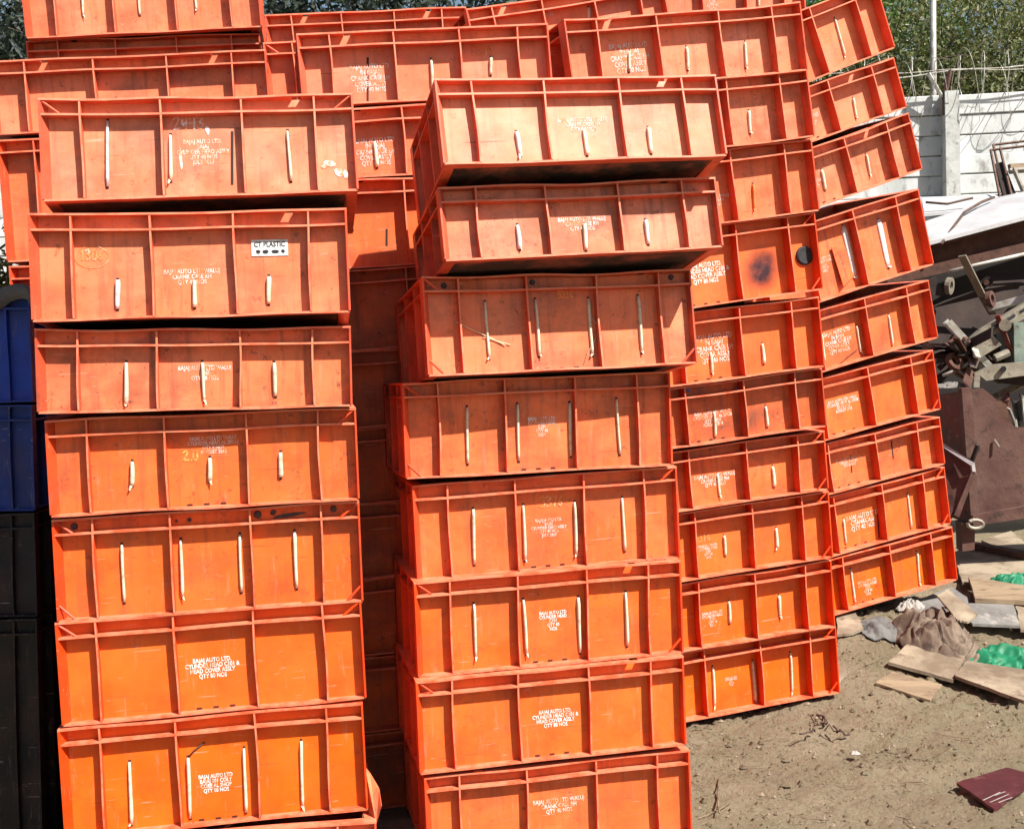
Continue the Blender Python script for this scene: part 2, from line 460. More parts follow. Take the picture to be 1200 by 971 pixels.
    for (px, py, hpx, s_txt, pm) in chalk:
        cx, cz = face_local(cr, px, py); _, zt = face_local(cr, px, py - hpx / 2); _, zb = face_local(cr, px, py + hpx / 2)
        sc = (zt - zb) / 1.55; lw = 0.0022
        v2, f2 = [], []
        x0 = -len(s_txt) * 0.45 * sc
        for chh in s_txt:
            for st in STROKE.get(chh, []):
                pts = [Vector((x0 + a * sc + random.uniform(-1, 1) * 0.04 * sc, (b_ - 0.78) * sc)) for a, b_ in st]
                for a, b_ in zip(pts[:-1], pts[1:]):
                    d = (b_ - a)
                    if d.length < 1e-6: continue
                    d.normalize(); nn = Vector((-d.y, d.x)) * lw; i0 = len(v2)
                    v2 += [a - d * lw + nn, a - d * lw - nn, b_ + d * lw - nn, b_ + d * lw + nn]; f2.append((i0, i0 + 1, i0 + 2, i0 + 3))
            x0 += 0.9 * sc * (0.5 if chh == '.' else 1)
        put('chalk_number', v2, f2, cx, cz, M[pm], e - 0.0012)
    for (px, py, rad) in bolts:
        cx, cz = face_local(cr, px, py); cz = max(h - band + 0.012, min(cz, h - t - 0.012)) if cz > h * 0.7 else cz
        b2 = MB(); nn = 12; i0 = 0
        pts = [(cx + rad * math.cos(2 * math.pi * k / nn), e + 0.001, cz + rad * math.sin(2 * math.pi * k / nn)) for k in range(nn)]
        pts2 = [(cx + rad * 0.8 * math.cos(2 * math.pi * k / nn), e - 0.005, cz + rad * 0.8 * math.sin(2 * math.pi * k / nn)) for k in range(nn)]
        vv = [warp(Vector(p)) for p in pts + pts2]
        ff = [(k, (k + 1) % nn, nn + (k + 1) % nn, nn + k) for k in range(nn)] + [tuple(range(nn, 2 * nn))]
        link('bolt', vv, ff, M['bolt_dark'], body)
    cr.E = E; cr.warp = warp; cr.put = put
    if not plain and name == 'plastic_crate' and random.random() < 0.6:
        for k in range(3):
            xk = L * (0.44 + 0.055 * k); nb = MB().box(xk - 0.007, xk + 0.007, e - 0.0014, e + 0.001, t + 0.001, t + 0.006)
            link('drain_notch', [warp(p) for p in nb.v], nb.f, M['slit'], body)
    if extra: extra(cr)
    return cr

def support_below(cr, n_h=0.27, label='', group=None, ground=0.0, plainc=(0.8, 0.15, 0.015), jit=0.01, yoff=0.02):
    """continue a column of crates from the bottom of cr down to the ground"""
    o = cr.mat @ Vector((0, 0, 0)); ztop = min((cr.mat @ Vector((0, 0, 0))).z, (cr.mat @ Vector((cr.L, 0, 0))).z)
    n = max(1, round((ztop - ground) / n_h)); hh = (ztop - ground) / n
    u = Vector((cr.mat[0][0], cr.mat[1][0], 0)).normalized(); wd = Vector((-u.y, u.x, 0))
    z = ztop
    for i in range(n):
        z -= hh
        p = Vector((o.x, o.y, z)) + u * random.uniform(-jit, jit) + wd * (yoff + random.uniform(-jit, jit))
        m = Matrix(((u.x, wd.x, 0, p.x), (u.y, wd.y, 0, p.y), (0, 0, 1, p.z), (0, 0, 0, 1)))
        make_crate(None, None, None, 0, cr.L, cr.D, cr.e, col=plainc, label=label, group=group, h=hh - 0.001, plain=True, mat=m)

# ------------------------------------------------------------------ ground height
def smooth(t): t = max(0.0, min(1.0, t)); return t * t * (3 - 2 * t)
def ground_z(x, y):
    a = smooth((y - 4.84 - 0.30 * max(0.0, x - 1.25)) / 0.76) * smooth((x - 0.98) / 0.3)
    z = 0.022 * smooth((y - 4.3) / 0.4) * smooth((x - 0.1) / 0.3) + 0.205 * a + 0.06 * max(0.0, min(y, 12) - 6.0) * smooth((x - 0.5) / 0.8)
    return z
def G(px, py, lift=0.0):
    r = ray(px, py); t = 1.0
    while t < 30:
        p = CAM + r * t
        if p.z < ground_z(p.x, p.y) + lift: return p
        t += 0.004
    return CAM + r * 30

# ------------------------------------------------------------------ the crates
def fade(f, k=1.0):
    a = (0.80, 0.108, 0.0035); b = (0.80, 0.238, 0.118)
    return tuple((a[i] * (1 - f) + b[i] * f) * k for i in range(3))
GA, GB, GC, GD = 'crates of the left front stack', 'crates of the middle front stack', 'crates of the tall stack beside the dirt yard', 'crates of the stack leaning over the rubble'
GE, GF, GK, GH = 'crates of the stack behind the left front stack', 'crates of the stack in the dark gap', 'crates of the far left stack', 'crates of the rear row'
T1 = ['BAJAJ AUTO LTD.', 'CYLINDER HEAD C101 &', 'HEAD COVER ASSLY', 'QTY 80 NOS']
T2 = ['BAJAJ AUTO LTD WALUJ', 'CRANK CASE RH', 'QTY 40 NOS']
T3 = ['BAJAJ AUTO LTD WALUJ', 'CYLINDER HEAD AL 2MOB', 'QTY 8 NOS', 'AUGUST 2018']
T4 = ['BAJAJ AUTO LTD', 'BAJAJ 101 COLY', 'CORE AL SHOP', 'QTY 08 NOS']
T5 = ['BAJAJ AUTO LTD', 'CYLINDER HEAD', 'C101', 'QTY 40', 'NOS']
T6 = ['BAJAJ AUTO LTD.', 'BAJAJ', 'CYLINDER HEAD ASSLY', 'QTY 40 NOS', 'JULY 2017']
T7 = ['BAJAJ AUTO LTD', 'IN BAJAJ', 'CRANK CASE LH', 'COVER ASSLY', 'QTY 40 NOS']
stacks = {}
def S(key, *a, **k):
    c = make_crate(*a, **k); stacks.setdefault(key, []).append(c); return c

# left front stack -----------------------------------------------------------
def smear(cr, px, py, spec, mat_='paint_smear', name='paint_smear'):
    for (dx, dy, w_, h_, rot) in spec:
        cx, cz = face_local(cr, px + dx, py + dy); sc = cr.L / 360.0
        n = 10; v2 = []
        for k in range(n):
            t = 2 * math.pi * k / n; rr = random.uniform(0.7, 1.15)
            v2.append((w_ * sc * 0.5 * math.cos(t) * rr, h_ * sc * 0.5 * math.sin(t) * rr))
        cr.put(name, v2, [tuple(range(n))], cx, cz, M[mat_], cr.e - 0.0015, rot)
def exA1(cr):
    smear(cr, 392, 198, [(-6, -6, 16, 9, -0.3), (6, 4, 14, 10, -0.5), (13, 6, 6, 12, 0.1), (-12, -3, 8, 5, 0)])
    smear(cr, 212, 178, [(0, 8, 4, 34, 0.02), (2, -36, 4, 12, 0.1), (31, -26, 5, 12, 0.2)])
def exA2(cr):
    cx, cz = face_local(cr, 316, 290); w_, h_ = 0.047, 0.0215
    lb = MB().box(cx - w_, cx + w_, cr.e - 0.0022, cr.e - 0.0002, cz - h_, cz + h_)
    o = link('maker_label', [cr.warp(p) for p in lb.v], lb.f, M['label_white'], cr.E)
    o['label'] = 'white maker label with black lettering'
    v_, f_, wd_ = text_geom(['CT PLASTIC'], 0.85); sc = 0.080 / wd_
    cr.put('label_lettering', [(p.x * sc, p.y * sc * 1.25) for p in v_], f_, cx, cz + 0.0085, M['ink_black'], cr.e - 0.003).parent = o
    for k, (xx, ww_) in enumerate(((-0.030, 0.012), (-0.011, 0.018), (0.014, 0.022), (0.034, 0.010))):      # worn, unreadable second line
        v2 = [(xx + ww_ * 0.5 * math.cos(t_) * random.uniform(.8, 1.1), 0.0055 * math.sin(t_) * random.uniform(.7, 1.1)) for t_ in [q * math.pi / 5 for q in range(10)]]
        cr.put('ink_smudge', v2, [tuple(range(10))], cx, cz - 0.010, M['ink_black'], cr.e - 0.003).parent = o
    # chalk ring
    cx, cz = face_local(cr, 108, 301); v2, f2 = [], []; n = 28
    for k in range(n + 1):
        t = 2 * math.pi * k / n + 0.4
        for r_ in (1.0, 1.06): v2.append((0.041 * r_ * math.cos(t), 0.028 * r_ * math.sin(t)))
    f2 = [(2 * k, 2 * k + 1, 2 * k + 3, 2 * k + 2) for k in range(n)]
    cr.put('chalk_ring', v2, f2, cx, cz, M['chalk'], cr.e - 0.0012)
def exA5(cr):
    smear(cr, 338, 604, [(0, 0, 46, 6, 0.06), (-18, -3, 8, 8, 0)], 'bolt_dark', 'dark_slot_mark')  # dark blotch drawn for the long slot below the rim
def wire_on(cr, pxs, r=0.0022, mat_='wire_dark', name='wire', out=0.004):
    pts = []
    for (px, py) in pxs:
        x, z = face_local(cr, px, py); pts.append(cr.warp(Vector((x, cr.e - out, z))))
    m = MB().tube(pts, r, 5); return link(name, m.v, m.f, M[mat_], cr.E, True)
def exA7(cr):
    wire_on(cr, [(221, 886), (228, 878), (240, 869)]); wire_on(cr, [(226, 962), (234, 968), (246, 972), (262, 969), (285, 957)], 0.003)
yA = 9.0
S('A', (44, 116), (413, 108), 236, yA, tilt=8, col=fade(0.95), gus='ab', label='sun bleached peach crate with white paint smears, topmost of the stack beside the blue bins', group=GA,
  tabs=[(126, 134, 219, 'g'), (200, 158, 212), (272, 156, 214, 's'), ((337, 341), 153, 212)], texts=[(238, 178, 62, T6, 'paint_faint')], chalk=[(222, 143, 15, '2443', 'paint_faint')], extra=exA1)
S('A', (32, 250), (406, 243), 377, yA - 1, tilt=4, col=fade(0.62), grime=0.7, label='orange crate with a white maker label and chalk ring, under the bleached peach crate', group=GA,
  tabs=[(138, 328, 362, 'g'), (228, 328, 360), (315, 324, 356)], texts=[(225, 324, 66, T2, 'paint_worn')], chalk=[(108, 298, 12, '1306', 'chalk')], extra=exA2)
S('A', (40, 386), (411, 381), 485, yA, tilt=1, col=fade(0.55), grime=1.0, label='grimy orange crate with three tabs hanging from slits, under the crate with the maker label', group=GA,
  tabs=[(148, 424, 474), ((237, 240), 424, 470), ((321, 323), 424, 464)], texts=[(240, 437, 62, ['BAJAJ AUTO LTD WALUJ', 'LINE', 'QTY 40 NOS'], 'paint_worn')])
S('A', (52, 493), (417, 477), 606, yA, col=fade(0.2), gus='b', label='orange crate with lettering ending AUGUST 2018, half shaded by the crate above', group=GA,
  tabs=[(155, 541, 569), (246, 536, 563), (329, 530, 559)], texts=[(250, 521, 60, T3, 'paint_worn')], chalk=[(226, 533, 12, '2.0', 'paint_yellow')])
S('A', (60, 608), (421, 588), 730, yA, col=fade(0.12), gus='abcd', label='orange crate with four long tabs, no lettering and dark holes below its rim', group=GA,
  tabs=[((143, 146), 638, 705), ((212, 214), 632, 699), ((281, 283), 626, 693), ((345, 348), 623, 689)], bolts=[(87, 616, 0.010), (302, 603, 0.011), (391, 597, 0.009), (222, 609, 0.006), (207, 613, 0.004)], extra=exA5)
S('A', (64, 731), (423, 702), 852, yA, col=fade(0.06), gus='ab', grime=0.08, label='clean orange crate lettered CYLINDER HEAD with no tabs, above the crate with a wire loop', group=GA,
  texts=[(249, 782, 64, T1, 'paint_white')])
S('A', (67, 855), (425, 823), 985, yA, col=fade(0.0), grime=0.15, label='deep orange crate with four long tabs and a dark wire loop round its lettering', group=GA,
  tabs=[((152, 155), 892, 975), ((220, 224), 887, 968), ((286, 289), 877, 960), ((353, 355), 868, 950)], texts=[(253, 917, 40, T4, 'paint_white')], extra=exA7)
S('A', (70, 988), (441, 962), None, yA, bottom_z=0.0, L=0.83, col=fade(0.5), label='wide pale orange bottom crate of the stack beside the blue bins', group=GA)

# middle front stack -----------------------------------------------------------
yB = 12.0
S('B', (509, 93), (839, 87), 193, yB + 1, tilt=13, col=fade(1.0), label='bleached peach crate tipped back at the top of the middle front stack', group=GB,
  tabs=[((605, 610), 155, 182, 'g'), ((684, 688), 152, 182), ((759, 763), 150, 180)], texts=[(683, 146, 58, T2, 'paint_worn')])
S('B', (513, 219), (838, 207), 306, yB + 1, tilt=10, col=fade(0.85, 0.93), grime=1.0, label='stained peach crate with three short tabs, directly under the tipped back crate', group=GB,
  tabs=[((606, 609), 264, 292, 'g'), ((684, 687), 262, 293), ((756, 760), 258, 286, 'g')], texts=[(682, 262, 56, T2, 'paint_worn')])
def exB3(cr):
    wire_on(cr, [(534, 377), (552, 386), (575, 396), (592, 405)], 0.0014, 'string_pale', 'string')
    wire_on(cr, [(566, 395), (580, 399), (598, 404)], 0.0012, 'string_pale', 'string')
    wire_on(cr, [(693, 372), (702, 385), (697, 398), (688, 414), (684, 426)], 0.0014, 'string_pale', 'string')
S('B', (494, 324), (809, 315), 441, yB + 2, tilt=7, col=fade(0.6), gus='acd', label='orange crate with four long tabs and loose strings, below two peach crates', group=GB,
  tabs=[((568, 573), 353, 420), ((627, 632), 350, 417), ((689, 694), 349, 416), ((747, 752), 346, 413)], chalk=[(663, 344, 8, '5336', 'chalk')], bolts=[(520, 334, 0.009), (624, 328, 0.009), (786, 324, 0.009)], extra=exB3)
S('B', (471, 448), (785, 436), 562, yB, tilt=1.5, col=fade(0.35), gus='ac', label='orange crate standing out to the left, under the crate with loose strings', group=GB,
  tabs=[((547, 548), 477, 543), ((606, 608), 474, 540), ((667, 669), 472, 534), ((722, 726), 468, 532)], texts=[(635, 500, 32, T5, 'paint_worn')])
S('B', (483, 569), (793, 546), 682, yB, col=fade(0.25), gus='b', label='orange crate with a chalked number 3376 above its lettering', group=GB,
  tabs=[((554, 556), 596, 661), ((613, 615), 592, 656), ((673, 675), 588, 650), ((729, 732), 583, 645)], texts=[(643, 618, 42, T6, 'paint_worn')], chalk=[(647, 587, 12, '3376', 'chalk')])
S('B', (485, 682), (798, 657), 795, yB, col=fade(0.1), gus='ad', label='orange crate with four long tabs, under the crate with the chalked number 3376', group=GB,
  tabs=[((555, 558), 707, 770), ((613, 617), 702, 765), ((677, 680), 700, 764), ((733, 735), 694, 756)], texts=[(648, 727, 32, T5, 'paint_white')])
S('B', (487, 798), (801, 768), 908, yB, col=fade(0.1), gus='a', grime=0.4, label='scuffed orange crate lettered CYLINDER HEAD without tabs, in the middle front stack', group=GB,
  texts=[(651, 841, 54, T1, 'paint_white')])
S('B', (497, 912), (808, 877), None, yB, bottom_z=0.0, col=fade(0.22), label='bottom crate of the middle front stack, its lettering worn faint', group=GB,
  texts=[(655, 943, 60, T2, 'paint_faint')])

# tall stack beside the yard -----------------------------------------------------------
yC = 18.0
LC = 0.92
c_y = [2.5, 81, 163, 249, 347, 431, 504, 575, 656, 734, 817]
c_x = [938, 946, 951, 955, 959.5, 963, 966, 971, 974, 979.5, 981]
c_s = [-.075, -.10, -.11, -.125, -.118, -.133, -.134, -.145, -.153, -.172]
c_w = [277, 274, 271, 268, 266, 263, 260, 257, 255, 252]
c_l = ['salmon crate with three stubby tabs at the top of the stack beside the yard',
 'salmon crate with one tab showing, second from the top of the stack beside the yard',
 'orange crate with a dirt halo round its tab, above the crate with the scorch mark',
 'orange crate with a black scorch mark and a black rubber disc',
 'orange crate right under the one with the scorch mark',
 'grimy dark stained orange crate with blue paint dots below its rim',
 'orange crate with worn lettering, right under the grimy dark stained crate',
 'orange crate with a chalked number 316 by its small lettering',
 'orange crate with two tabs, second from the ground in the stack beside the yard',
 'deep orange crate with three long tabs standing on the dirt yard']
def exC4(cr):
    x, z = face_local(cr, 942, 300); r_ = 0.035; n = 20; vv = []
    for yy, k in ((cr.e + 0.001, 1.0), (cr.e - 0.008, 1.0), (cr.e - 0.012, 0.85), (cr.e - 0.010, 0.5)):
        for i in range(n):
            t = 2 * math.pi * i / n; vv.append(cr.warp(Vector((x + r_ * k * math.cos(t), yy, z + r_ * k * math.sin(t)))))
    ff = [(j * n + i, j * n + (i + 1) % n, (j + 1) * n + (i + 1) % n, (j + 1) * n + i) for j in range(3) for i in range(n)] + [tuple(3 * n + i for i in range(n))]
    link('rubber_disc', vv, ff, M['black_rubber'], cr.E)
def exC6(cr):
    for px, py in ((806, 456), (863, 455)):
        smear(cr, px, py, [(0, 0, 8, 6, 0.1)], 'blue_paint', 'paint_dot')
paint('blue_paint', (0.03, 0.12, 0.45), 0.1)
c_tabs = [[(737, 60, 84), ((804, 806), 55, 82), ((873, 874), 49, 79)], [((877, 879), 130, 156)], [((882, 884), 216, 246, 'o')], [],
 [((832, 834), 413, 437), ((893, 895), 402, 426)], [((836, 838), 482, 512), ((897, 899), 476, 500)], [((841, 843), 555, 580), ((905, 907), 546, 570)],
 [((848, 850), 627, 651), ((909, 910), 618, 642)], [((854, 855), 704, 730), ((912, 914), 697, 722)],
 [((835, 837), 781, 827), ((882, 885), 774, 820), ((926, 928), 765, 811)]]
c_text = [[(738, 68, 46, T7, 'paint_worn')], [(800, 150, 50, T7, 'paint_worn')], [(835, 235, 40, T2, 'paint_worn')], [(826, 320, 58, T1, 'paint_white')], [(837, 408, 44, T7, 'paint_worn')],
 [(835, 490, 46, T3, 'paint_faint')], [(838, 562, 48, T2, 'paint_worn')], [(830, 646, 22, T5, 'paint_worn')], [(835, 725, 24, T5, 'paint_worn')], [(857, 798, 14, T5, 'paint_faint')]]
for i in range(10):
    TR = (c_x[i], c_y[i]); TL = (TR[0] - c_w[i], TR[1] - c_w[i] * c_s[i])
    kw = {}
    if i == 9: kw['bottom_z'] = None
    bl = (c_x[i + 1], c_y[i + 1], c_s[i + 1] if i < 9 else -.172)
    def st(cr): 
        x, z = face_local(cr, 893, 315); return ((x - cr.L / 2, cr.e - cr.D / 2, z), (0.10, 0.10, 0.12))
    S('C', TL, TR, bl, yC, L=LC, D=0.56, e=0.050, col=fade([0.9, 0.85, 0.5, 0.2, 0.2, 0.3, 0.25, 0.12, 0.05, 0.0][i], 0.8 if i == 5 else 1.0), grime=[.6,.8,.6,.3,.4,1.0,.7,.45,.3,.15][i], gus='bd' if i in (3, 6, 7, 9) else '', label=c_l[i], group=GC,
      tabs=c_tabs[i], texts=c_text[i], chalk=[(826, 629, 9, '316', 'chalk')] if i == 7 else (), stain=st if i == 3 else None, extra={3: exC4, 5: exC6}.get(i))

# stack leaning over the rubble -----------------------------------------------------------
yD = 24.0
d_x = [1026, 1047, 1065, 1076, 1088, 1093, 1101, 1107, 1116, 1124]
d_y = [-22, 66, 133, 221, 328, 410, 488, 547, 617, 685]
d_s = [-.37, -.345, -.345, -.30, -.275, -.25, -.245, -.255, -.266, -.264]
d_w = [222, 222, 221, 220, 218, 217, 215, 213, 211, 209]
d_bot = [63, 130, 203, 324, 408, 486, 546, 616, 684]
d_l = ['salmon crate with a long tab, topmost of the stack leaning over the rubble',
 'salmon crate with one short tab, second from the top of the leaning stack',
 'salmon crate with two short tabs, tipped up over a gap in the leaning stack',
 'tall orange crate with broad grey strips and a folded flap, in the leaning stack',
 'orange crate with a stick across its lettering, under the tall crate with grey strips',
 'orange crate with a round patch of lettering and no tabs, in the leaning stack',
 'shallow orange crate with narrow slits, under the one with the round patch of lettering',
 'orange crate with yellowed tabs, second from the bottom of the leaning stack',
 'deep orange crate with three long tabs, bottom of the leaning stack on the rubble']
def exD4(cr):
    # folded flap standing out of the wall
    a = [face_local(cr, *p) for p in ((973, 290), (990, 287), (1003, 321), (985, 336))]
    ys = [cr.e - 0.012, cr.e - 0.002, cr.e - 0.002, cr.e - 0.022]
    vv = [Vector((x, y, z)) for (x, z), y in zip(a, ys)]; vv += [Vector((x, y + 0.004, z)) for (x, z), y in zip(a, ys)]
    ff = [(0, 1, 2, 3), (7, 6, 5, 4), (0, 4, 5, 1), (1, 5, 6, 2), (2, 6, 7, 3), (3, 7, 4, 0)]
    o = link('flap', [cr.warp(p) for p in vv], ff, M['crate'], cr.E); o.color = (*fade(0.3), 1)
def exD5(cr):
    wire_on(cr, [(977, 432), (990, 420), (1004, 409)], 0.0022, 'wire_dark', 'stick', 0.006)
d_tabs = [[((978, 990), 21, 67)], [((999, 1003), 115, 138)], [((962, 967), 199, 223), ((1014, 1019), 181, 205)],
 [((988, 1002), 264, 325, 'w'), ((1029, 1041), 257, 313, 'w')], [((962, 966), 392, 424), ((1003, 1008), 382, 412), ((1041, 1046), 369, 407)], [],
 [((997, 998), 535, 552, 's'), ((1045, 1047), 518, 536, 's')], [((988, 991), 608, 637), ((1028, 1030), 598, 628, 's'), ((1063, 1067), 578, 618)],
 [((997, 1001), 666, 704), ((1037, 1042), 656, 694), ((1074, 1077), 646, 684)]]
d_text = [[], [(953, 140, 16, T5, 'paint_worn')], [(957, 215, 14, T5, 'paint_faint')], [(966, 310, 22, T5, 'paint_worn')], [(982, 400, 32, T7, 'paint_worn')], [(988, 474, 38, T3, 'paint_worn')],
 [(995, 541, 30, T2, 'paint_faint')], [(1011, 610, 38, ['BAJAJ AUTO LTD', 'CRANKCASE', 'QTY 40 NOS'], 'paint_worn')], [(1017, 688, 22, T5, 'paint_faint')]]
for i in range(9):
    TR = (d_x[i], d_y[i]); TL = (TR[0] - d_w[i], TR[1] - d_w[i] * d_s[i])
    sb = d_s[i] if i in (0, 2, 8) else d_s[i + 1]
    bl = (d_x[i + 1] - (0 if i not in (2,) else -8), d_bot[i], sb)
    S('D', TL, TR, bl, yD, L=1.0, D=0.56, e=0.050, col=fade([0.7, 0.8, 0.85, 0.4, 0.3, 0.2, 0.3, 0.15, 0.0][i]), gus='bd' if i in (5, 7) else '', label=d_l[i], group=GD,
      tabs=d_tabs[i], texts=d_text[i], extra={3: exD4, 4: exD5}.get(i))

# stacks behind the left front stack -----------------------------------------------------------
yE = 8.0
S('E', (-17, 71), (311, 58), 158, yE, L=LC, D=0.5, e=0.044, col=fade(0.75), label='salmon crate of bowed rim just behind the bleached peach crate beside the blue bins', group=GE)
S('E', (-4, 164), (322, 152), 307, yE, L=LC, D=0.5, e=0.044, col=fade(0.4), label='tall orange crate peeping out behind the bleached peach crate, right above the blue bins', group=GE)
cE = S('E', (10, 312), (335, 300), 402, yE, L=LC, D=0.5, e=0.044, col=fade(0.3), label='orange crate showing only a dark corner between blue bins and the left front stack', group=GE)
S('K', (20, -55), (298, -66), 45, yE, L=LC, D=0.5, e=0.044, col=fade(0.7), label='high orange crate with three stubby tabs against the trees, on the far left stack', group=GK,
  tabs=[((96, 98), -8, 19), ((162, 164), -10, 18), ((228, 230), -15, 12)])
cK = S('K', (30, 48), (304, 38), 140, yE, L=LC, D=0.5, e=0.044, col=fade(0.7), label='salmon crate under the high crate against the trees', group=GK)

# stack in the dark gap -----------------------------------------------------------
yF = 10.0
f_y = [40, 129, 213, 319, 416, 507, 597, 685, 775, 865, 955]
f_l = ['salmon crate with a long slit and pale tab behind the two bleached front crates', 'orange crate with lettering round a tab, second down in the gap between front stacks',
 'orange crate half in a slanting shadow, third down in the gap between front stacks']
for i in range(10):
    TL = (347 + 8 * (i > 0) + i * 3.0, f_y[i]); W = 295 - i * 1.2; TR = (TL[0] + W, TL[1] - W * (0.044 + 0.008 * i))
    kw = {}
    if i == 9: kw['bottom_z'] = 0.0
    S('F', TL, TR, (f_y[i + 1] - (4 if i == 0 else 1)) if i < 9 else None, yF, e=0.042, grime=0.5 if i < 3 else 1.0, col=fade([0.95, 0.6, 0.3, 0.2, 0.2, 0.15, 0.1, 0.1, 0.1, 0.1][i], 1.0 if i < 3 else 0.75), group=GF,  # lower crates darkened and fully grimed to paint the gap's deep shade
      label=f_l[i] if i < 3 else 'orange crate with shade painted in, %s in the gap between front stacks' % ('fourth down', 'fifth down', 'sixth down', 'seventh down', 'third from the ground', 'second from the ground', 'bottom one')[i - 3],
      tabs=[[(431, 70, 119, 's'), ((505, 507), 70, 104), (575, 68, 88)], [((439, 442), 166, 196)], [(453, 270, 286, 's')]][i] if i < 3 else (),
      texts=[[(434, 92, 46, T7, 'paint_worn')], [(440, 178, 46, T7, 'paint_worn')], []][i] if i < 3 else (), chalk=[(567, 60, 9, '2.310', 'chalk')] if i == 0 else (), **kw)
cM = S('M', (308, 50), (568, 37), 140, yF, e=0.042, col=fade(0.8), gus='a', label='salmon crate showing only a narrow corner behind the crate with the long slit', group=GH)

# rear row against the trees -----------------------------------------------------------
cH = [S('H', (310, 18), (546, 7), 105, 8.0, e=0.042, col=fade(0.75), label='salmon crate end of the rear row under dark leaves, no lettering showing', group=GH),
 S('H', (546, 11), (776, -26), 90, 14.0, e=0.042, col=fade(0.8), label='salmon crate with lettering seen over the rims, in the middle of the rear row', group=GH, texts=[(640, 14, 30, T2, 'paint_worn')], tabs=[((689, 690), 8, 22)]),
 S('H', (748, -52), (940, -60), 50, 8.0, e=0.042, L=0.7, col=fade(0.75), label='pale salmon crate at the yard end of the rear row', group=GH, texts=[(835, 2, 30, T5, 'paint_worn')], tabs=[((888, 889), -20, 10)])]
HID = 'orange crate low in the rear rows, almost wholly hidden behind the front stacks'
for c_ in [cE, cK, cM] + cH:
    support_below(c_, 0.27, HID, 'crates hidden low in the rear rows', 0.0, fade(0.3))
for k, v in stacks.items():
    print(k, [(round((c_.mat @ Vector((0, 0, 0))).y, 2), round((c_.mat @ Vector((0, 0, 0))).z, 3), round(c_.h, 3)) for c_ in v])

# ------------------------------------------------------------------ ground
from mathutils import noise as mnoise
def lump(x, y):
    p = Vector((x, y, 0.0))
    return 0.020 * mnoise.noise(p * 1.7) + 0.010 * mnoise.noise(p * 5.0 + Vector((3, 1, 0))) + 0.018 * mnoise.noise(p * 11) + 0.018 * abs(mnoise.noise(p * 21 + Vector((7, 2, 0)))) + 0.009 * mnoise.noise(p * 33)
def axis(lo, hi, f0, f1, fine, coarse):
    a = []; v = f0; st = fine
    while v > lo: st = min(st * 1.25, coarse); v -= st; a.append(v)
    a = a[::-1]; v = f0
    while v < f1: a.append(v); v += fine
    st = fine
    while v < hi: a.append(v); st = min(st * 1.25, coarse); v += st
    return a
gx = axis(-40, 40, 0.4, 2.4, 0.0105, 2.5); gy = axis(-8, 80, 3.4, 6.0, 0.012, 2.5)
gv = [(x, y, ground_z(x, y) + lump(x, y) - 0.014) for y in gy for x in gx]; nxg = len(gx)
gf = [(j * nxg + i, j * nxg + i + 1, (j + 1) * nxg + i + 1, (j + 1) * nxg + i) for j in range(len(gy) - 1) for i in range(nxg - 1)]
t = NT('dirt'); co = t.coord('Object')
c = t.mix(t.noise(co, 2.2, 6, 0.6, 0.35, 0.65), (0.325, 0.250, 0.165), (0.44, 0.350, 0.24))
c = t.mix(t.mul(t.noise(co, 1.5, 5, 0.6, 0.46, 0.62), 0.5), c, (0.28, 0.255, 0.155))
c = t.mix(t.mul(t.noise(co, 45, 8, 0.7, 0.52, 0.7), 0.6), c, (0.13, 0.092, 0.062))
c = t.mix(t.mul(t.noise(co, 70, 6, 0.7, 0.60, 0.7), 0.5), c, (0.40, 0.315, 0.23))
t.color(c); t.rough(0.95); t.b.inputs['Specular IOR Level'].default_value = 0.15
t.bump(t.noise(co, 55, 10, 0.8, 0.1, 0.9), 1.0, 0.03); M['dirt'] = t.m
g_ = link('ground', gv, gf, 'dirt', None, True); tag(g_, 'bare brown dirt yard, trampled and littered with scraps', None, None, 'structure')

# loose grit and pebbles on the visible dirt
simple('pebble', (0.25, 0.19, 0.135), (0.14, 0.10, 0.07), 14, 0.9)
pv, pf = [], []
for i in range(1300):
    x = random.uniform(0.45, 2.3); y = random.uniform(3.5, 6.0); r = random.choice((0.002, 0.003, 0.003, 0.004, 0.005, 0.009)) * random.uniform(0.7, 1.3)
    z = ground_z(x, y) + lump(x, y) - 0.012; i0 = len(pv)
    sh = [random.uniform(0.6, 1.2) for _ in range(6)]
    pv += [(x + r * sh[0] * 1.3, y, z), (x, y + r * sh[1], z), (x - r * sh[2], y, z), (x, y - r * sh[3], z), (x + r * .2, y, z + r * sh[4]), (x, y, z - r)]
    for a, b in ((0, 1), (1, 2), (2, 3), (3, 0)): pf += [(i0 + a, i0 + b, i0 + 4), (i0 + b, i0 + a, i0 + 5)]
tag(link('grit', pv, pf, 'pebble'), 'loose grit and small pebbles strewn over the dirt', None, None, 'stuff')
simple('straw', (0.22, 0.16, 0.10), (0.08, 0.05, 0.03), 20, 0.9)
m = MB()
for i in range(170):
    x = random.uniform(0.5, 2.2); y = random.uniform(3.5, 5.9); a = random.uniform(0, 3.14); l_ = random.uniform(0.01, 0.05) * random.choice((0.6, 1, 1.6))
    dx, dy = math.cos(a) * l_, math.sin(a) * l_
    pts = [(x - dx, y - dy), (x + random.uniform(-.004, .004), y), (x + dx, y + dy)]
    m.tube([(p[0], p[1], ground_z(*p) + lump(*p) - 0.010 + 0.003) for p in pts], random.uniform(0.0006, 0.0015), 4)
tag(m.build('dry_straw', 'straw'), 'dry straw bits and thin twigs scattered on the dirt', None, None, 'stuff')

